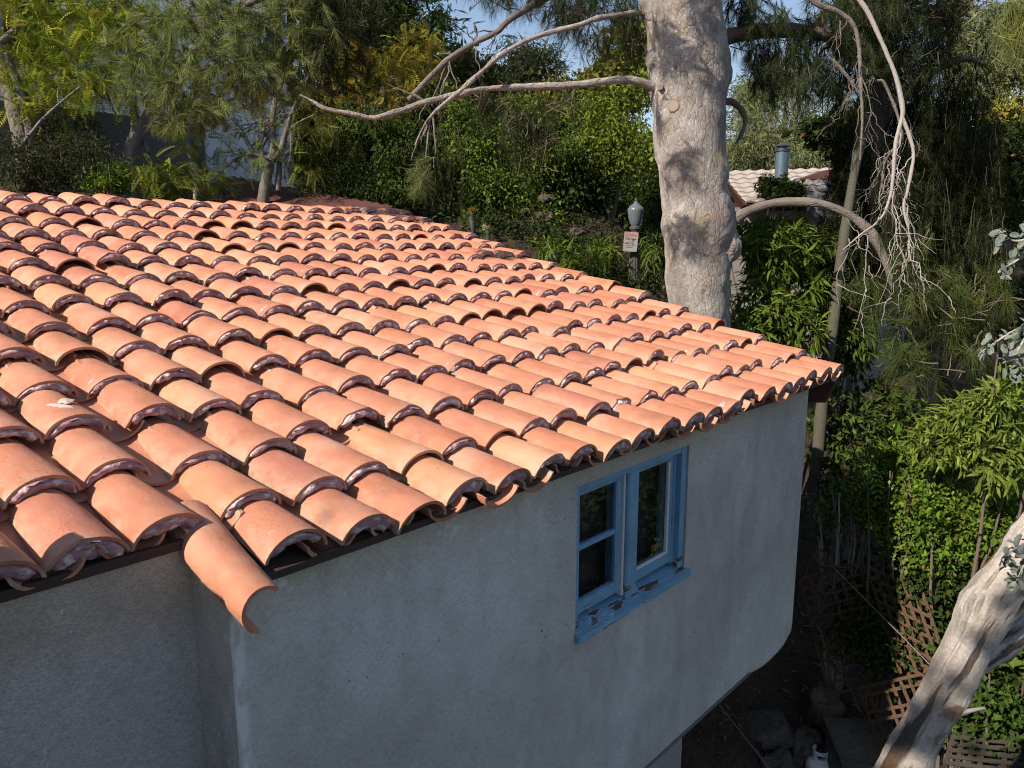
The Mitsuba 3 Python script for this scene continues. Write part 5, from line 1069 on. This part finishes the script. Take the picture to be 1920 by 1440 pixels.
def obox(c, eu, ev, z0, z1, dz=0): return trimesh.convex.convex_hull(np.array([c + u * a * eu + v * b_ * ev + [0, 0, z + (dz * b_ if z == z1 else 0)] for a in (-1, 1) for b_ in (-1, 1) for z in (z0, z1)]))
ent('grey_bin__body', obox(bn, .30, .26, -.5, .0, .06), 'bin_plastic'); ent('grey_bin__lid', obox(bn + [0, 0, .002], .33, .29, .0, .05, .08), 'stone')
def rock(label, px, r, sq, mat='stone', seed=0, key='rock'):
    m = trimesh.creation.icosphere(subdivisions=3); vv = m.vertices
    vv = vv * (1 + 1.1 * (meshkit.fbm(vv * 1.6 + seed * 3, 4, seed)[:, None] - .5)) * np.array(sq) * r + np.array(px[0])
    k = ent(numbered(key) if key in labels else key, (vv, m.faces), mat, 35); say(k, label, 'rock')
rock('tall grey rock left of the grey tub', [(6.578, 0.253, -4.024)], .24, (.7, .8, 1.3), seed=1)
rock('pale rock in the bottom corner left of the propane tank', [(5.613, 0.347, -4.259)], .20, (1, 1, .9), seed=2)
rock('grey rock half buried beside the propane tank', [(6.280, 0.338, -4.366)], .2, (.8, .8, 1.1), seed=3)
rock('flat dark rock under the overhanging room', [(5.941, 0.626, -4.131)], .26, (1.2, 1, .6), seed=4)
for i_, (lb, P, r) in enumerate((('pinkish boulder at the left of the slope behind the roof', [(11.230, 8.809, 1.739)], .16), ('upper pinkish boulder on the slope', [(11.758, 8.595, 1.986)], .2), ('largest pinkish boulder on the slope behind the roof', [(11.453, 8.369, 1.589)], .22), ('pinkish boulder nearest the lamp post', [(11.787, 7.762, 1.273)], .17))):
    rock(lb, P, r, (1.0, .9, .6), 'pink_stone', 10 + i_, 'boulder')
k = ent('watering_can_lid', bevel_box(np.array([(10.629, 7.403, 0.822)][0]) - [.12, .12, .14], np.array([(10.629, 7.403, 0.822)][0]) + [.12, .12, .09], .03), 'tin_blue'); 
scene['blue_tub'] = scene.pop(k); say('blue_tub', 'small pale blue tub glimpsed through the bamboo at the roof edge', 'tub')
# cacti beyond the roof edge
for i_, (lb, P, top) in enumerate((('cactus with a yellow flower head left of the bamboo', [(9.074, 8.181, 1.253, 0.051), (9.090, 8.223, 1.472, 0.056), (9.106, 8.237, 1.592, 0.046), (9.117, 8.247, 1.671, 0.020)], (.30, .22, .03)), ('shorter column cactus beside the yellow flowered one', [(9.110, 7.810, 1.151, 0.045), (9.117, 7.829, 1.250, 0.050), (9.121, 7.846, 1.328, 0.035)], (.35, .33, .16)))):
    k = tree_thing('cactus', lb, 'cactus'); P = np.array(P); V, F, U = limb(np.vstack([P[:1] - [0, 0, 1.2, 0], P]), 40, 20)
    ring = np.arange(len(V)) % 21
    ent(f'{k}__stem', (V, F), 'cactus_skin', True)
    if top:
        rng = np.random.default_rng(i_); e = P[-1, :3]
        foliage(f'{k}__flower', needle_tufts(rng, np.repeat(e[None], 9, 0) + rng.normal(0, .05, (9, 3)), rng.normal(0, .6, (9, 3)) + [0, 0, .6], 26, .10, .004, [top], 1.0, .3, .02), 'leaf')
# ------------------------------------------------------------------ the gum tree at the right
gum = tree_thing('gum_tree', 'leaning gum tree with a peeling pale trunk at the bottom right', 'tree')
V, F, U = tube(spline([(3.082, -1.223, -2.494, 0.163), (3.133, -1.284, -2.234, 0.148), (3.174, -1.335, -1.979, 0.137), (3.255, -1.424, -1.698, 0.126), (3.327, -1.508, -1.438, 0.125), (3.427, -1.560, -1.223, 0.134), (3.542, -1.625, -0.993, 0.147), (3.603, -1.711, -0.782, 0.142), (3.693, -1.821, -0.542, 0.140), (3.886, -1.956, -0.257, 0.128), (4.127, -2.068, 0.313, 0.116)], 170), 72, .038, 5, 8)
ent(f'{gum}__trunk', (V, F), 'gum_bark', True, uv=U)
V, F, U = tube(spline([(3.430, -1.538, -1.462, 0.079), (3.603, -1.611, -1.363, 0.096), (3.758, -1.700, -1.282, 0.100), (3.940, -1.813, -1.180, 0.098), (4.350, -2.074, -1.032, 0.093)], 50), 28, .05, 5, 9); ent(f'{gum}__limb', (V, F), 'gum_bark', True, uv=U)
rng = np.random.default_rng(4)
for q in ([(3.253, -1.556, -1.632, 0.019), (3.265, -1.630, -1.578, 0.012), (3.259, -1.688, -1.536, 0.008)], [(3.157, -1.496, -1.805, 0.014), (3.199, -1.526, -1.744, 0.006)]): wood(f'{gum}__broken_twig', [limb(q, 8, 8)], 'dead_twig')
GUM = [(.20, .245, .215), (.26, .30, .26), (.15, .19, .16)]
sprays = [[(3.861, -1.679, 1.211, 0.015), (3.624, -1.601, 1.092, 0.010), (3.541, -1.518, 1.064, 0.006), (3.495, -1.450, 1.121, 0.003)], [(3.667, -1.640, 1.121, 0.009), (3.559, -1.561, 0.978, 0.006), (3.493, -1.503, 0.921, 0.003)], [(3.817, -1.759, 0.741, 0.013), (3.580, -1.678, 0.634, 0.010), (3.475, -1.577, 0.577, 0.007), (3.387, -1.499, 0.505, 0.004), (3.338, -1.457, 0.462, 0.003)], [(3.561, -1.656, 0.634, 0.007), (3.469, -1.602, 0.462, 0.006), (3.412, -1.555, 0.405, 0.003)],
          [(3.561, -1.735, 0.347, 0.007), (3.496, -1.655, 0.376, 0.006), (3.438, -1.591, 0.376, 0.003)], [(3.380, -1.918, -0.504, 0.010), (3.226, -1.819, -0.485, 0.007), (3.086, -1.750, -0.520, 0.004), (3.053, -1.724, -0.561, 0.003)], [(3.245, -1.840, -0.485, 0.007), (3.112, -1.801, -0.602, 0.004), (3.073, -1.780, -0.684, 0.003)], [(3.877, -1.665, 1.328, 0.015), (3.686, -1.623, 1.264, 0.009), (3.592, -1.550, 1.150, 0.004)]]
wood(f'{gum}__twigs', [limb(P, 18, 6) for P in sprays] + [limb([(4.095, -2.056, 0.223, 0.061), (3.959, -1.841, 0.737, 0.033), (3.861, -1.679, 1.211, 0.018), (3.885, -1.658, 1.387, 0.009)], 20, 8), limb([(4.005, -2.014, 0.013, 0.046), (3.844, -1.854, 0.506, 0.021), (3.817, -1.759, 0.741, 0.013)], 16, 8), limb([(3.890, -1.952, -0.227, 0.046), (3.556, -1.933, -0.399, 0.017), (3.380, -1.918, -0.504, 0.011)], 16, 8), limb([(3.964, -1.887, 0.313, 0.018), (3.738, -1.788, 0.315, 0.012), (3.561, -1.735, 0.347, 0.007)], 14, 6)], 'gum_bark')
cc, dd = [], []
for P in sprays:
    Q = spline(np.array(P), 40)[8:, :3]
    for q in range(34):
        a_ = Q[rng.integers(len(Q))]; cc.append(a_ + rng.normal(0, .018, 3)); dd.append(unit(rng.normal(0, .6, 3) + np.array([0, 0, -.5])))
cc, dd = np.array(cc), np.array(dd); nL = len(cc)
d_, s_, n_ = frames(dd, rng, np.array([0, 0, 1.0]) + rng.normal(0, .6, (nL, 3)))
ll = .062 * rng.uniform(.6, 1.25, nL); wv = ll * .30
a_ = np.linspace(0, 2 * PI, 9)[:-1]; V = []
for q in a_: V.append(cc + d_ * (ll * (.55 - .5 * math.cos(q)))[:, None] + s_ * (wv * math.sin(q))[:, None] - n_ * (ll * .12 * (math.cos(q) ** 2))[:, None])
V = np.stack(V, 1).reshape(-1, 3); k = np.arange(nL) * 8
F = np.vstack([np.stack([k, k + i, k + i + 1], 1) for i in range(1, 7)])
foliage(f'{gum}__leaves', (V, F, np.repeat(palette(rng, GUM, np.arange(nL), .2), 8, 0)), 'leaf')
b = [(5.2, -3.6, 1.2, 1.0, 1.0), (6.0, -4.2, 0.2, 1.2, 1.2), (5.0, -4.4, 2.4, 1.2, 1.0)]; foliage(f'{gum}__crown', broad_crown(rng, b, 260, 22, .07, GUM, .2, .3))
b = [(6.1, -2.6, -2.3, .8, .9), (7.6, -3.4, -2.6, 1.0, 1.2), (9.2, -4.2, -2.8, 1.2, 1.4), (5.4, -2.9, -3.4, .8, .9), (8, -2.6, -1.2, .8, .8), (10.5, -3.2, -1.6, 1.4, 1.6), (9.4, -5.6, -3.2, 1.6, 1.6)]
shrub('dense dark shrubs right of the gum tree, mirrored in the panes', b, broad_crown(R, b, 620, 24, .11, DG, .2, .34), seed=33)
# litter and debris on the soil below
rng = np.random.default_rng(9); n = 1500
x = rng.uniform(3.9, 8.5, n); y = rng.uniform(-1.6, 2.6, n); z = ground_z(x, y)
gzz = meshkit.fbm(np.stack([x * .8, y * .8, x * 0], -1), 4, 2); z = z + (gzz - .5) * .35 + .02
d_, s_, n_ = frames(np.stack([rng.normal(size=n), rng.normal(size=n), rng.normal(0, .12, n)], 1), rng, np.array([0, 0, 1.0]) + rng.normal(0, .15, (n, 3)))
ll = rng.uniform(.06, .17, n)
k = foliage('leaf_litter', long_leaf_mesh(np.stack([x, y, z], 1), d_, s_, n_, ll, ll * .10, np.array([(.16, .12, .08)]) * rng.uniform(.4, 1.8, (n, 1)), .05)); say(k, 'dry leaf litter scattered on the dark soil', kind='stuff')
# plants that cover the slopes
rng = np.random.default_rng(13); VV = []
for q in range(900):
    x, y = rng.uniform(5.5, 34), rng.uniform(-9, 30)
    if 4 < x < 9.5 and -1.8 < y < 3: continue
    if (abs(x - lp[0]) < 1.2 and abs(y - lp[1]) < 1.2) or (x < 8 and y > 8.5): continue
    VV.append((x, y, float(ground_z(np.array(x), np.array(y))) + .15, .55, .35))
k = foliage('ground_cover', broad_crown(rng, VV, 5200, 14, .11, DG, .22, .3)); say(k, 'dark low ground cover on the slopes', kind='stuff')
# the tall tree on the left that shades the yard in front of the house
k = tree_thing('shade_tree', 'large tree left of the house, outside the view, shading the wall', 'tree')
wood(f'{k}__trunk', [tube(np.array([(-8.2, -3.4, -5.6, .35), (-8.1, -3.3, -3, .3), (-8.0, -3.2, 0, .24), (-8, -3.2, 5, .12)]), 12)], 'dark_bark')
b = [(-8, -1.9, 4.9, 1.7, 1.7), (-8, -4.6, 4.8, 2.2, 2.2), (-8, -1.7, 2.2, 1.6, 1.7), (-8.4, -4.4, 1.6, 2.2, 2.2), (-8, -6.8, 3.6, 2.0, 2.6), (-7.8, -2.0, -.8, 1.7, 2.0), (-8, -4.5, -2.0, 2, 2.0)]
foliage(f'{k}__crown', broad_crown(rng, b, 2300, 26, .30, DG, .35, .42, shell=.2))
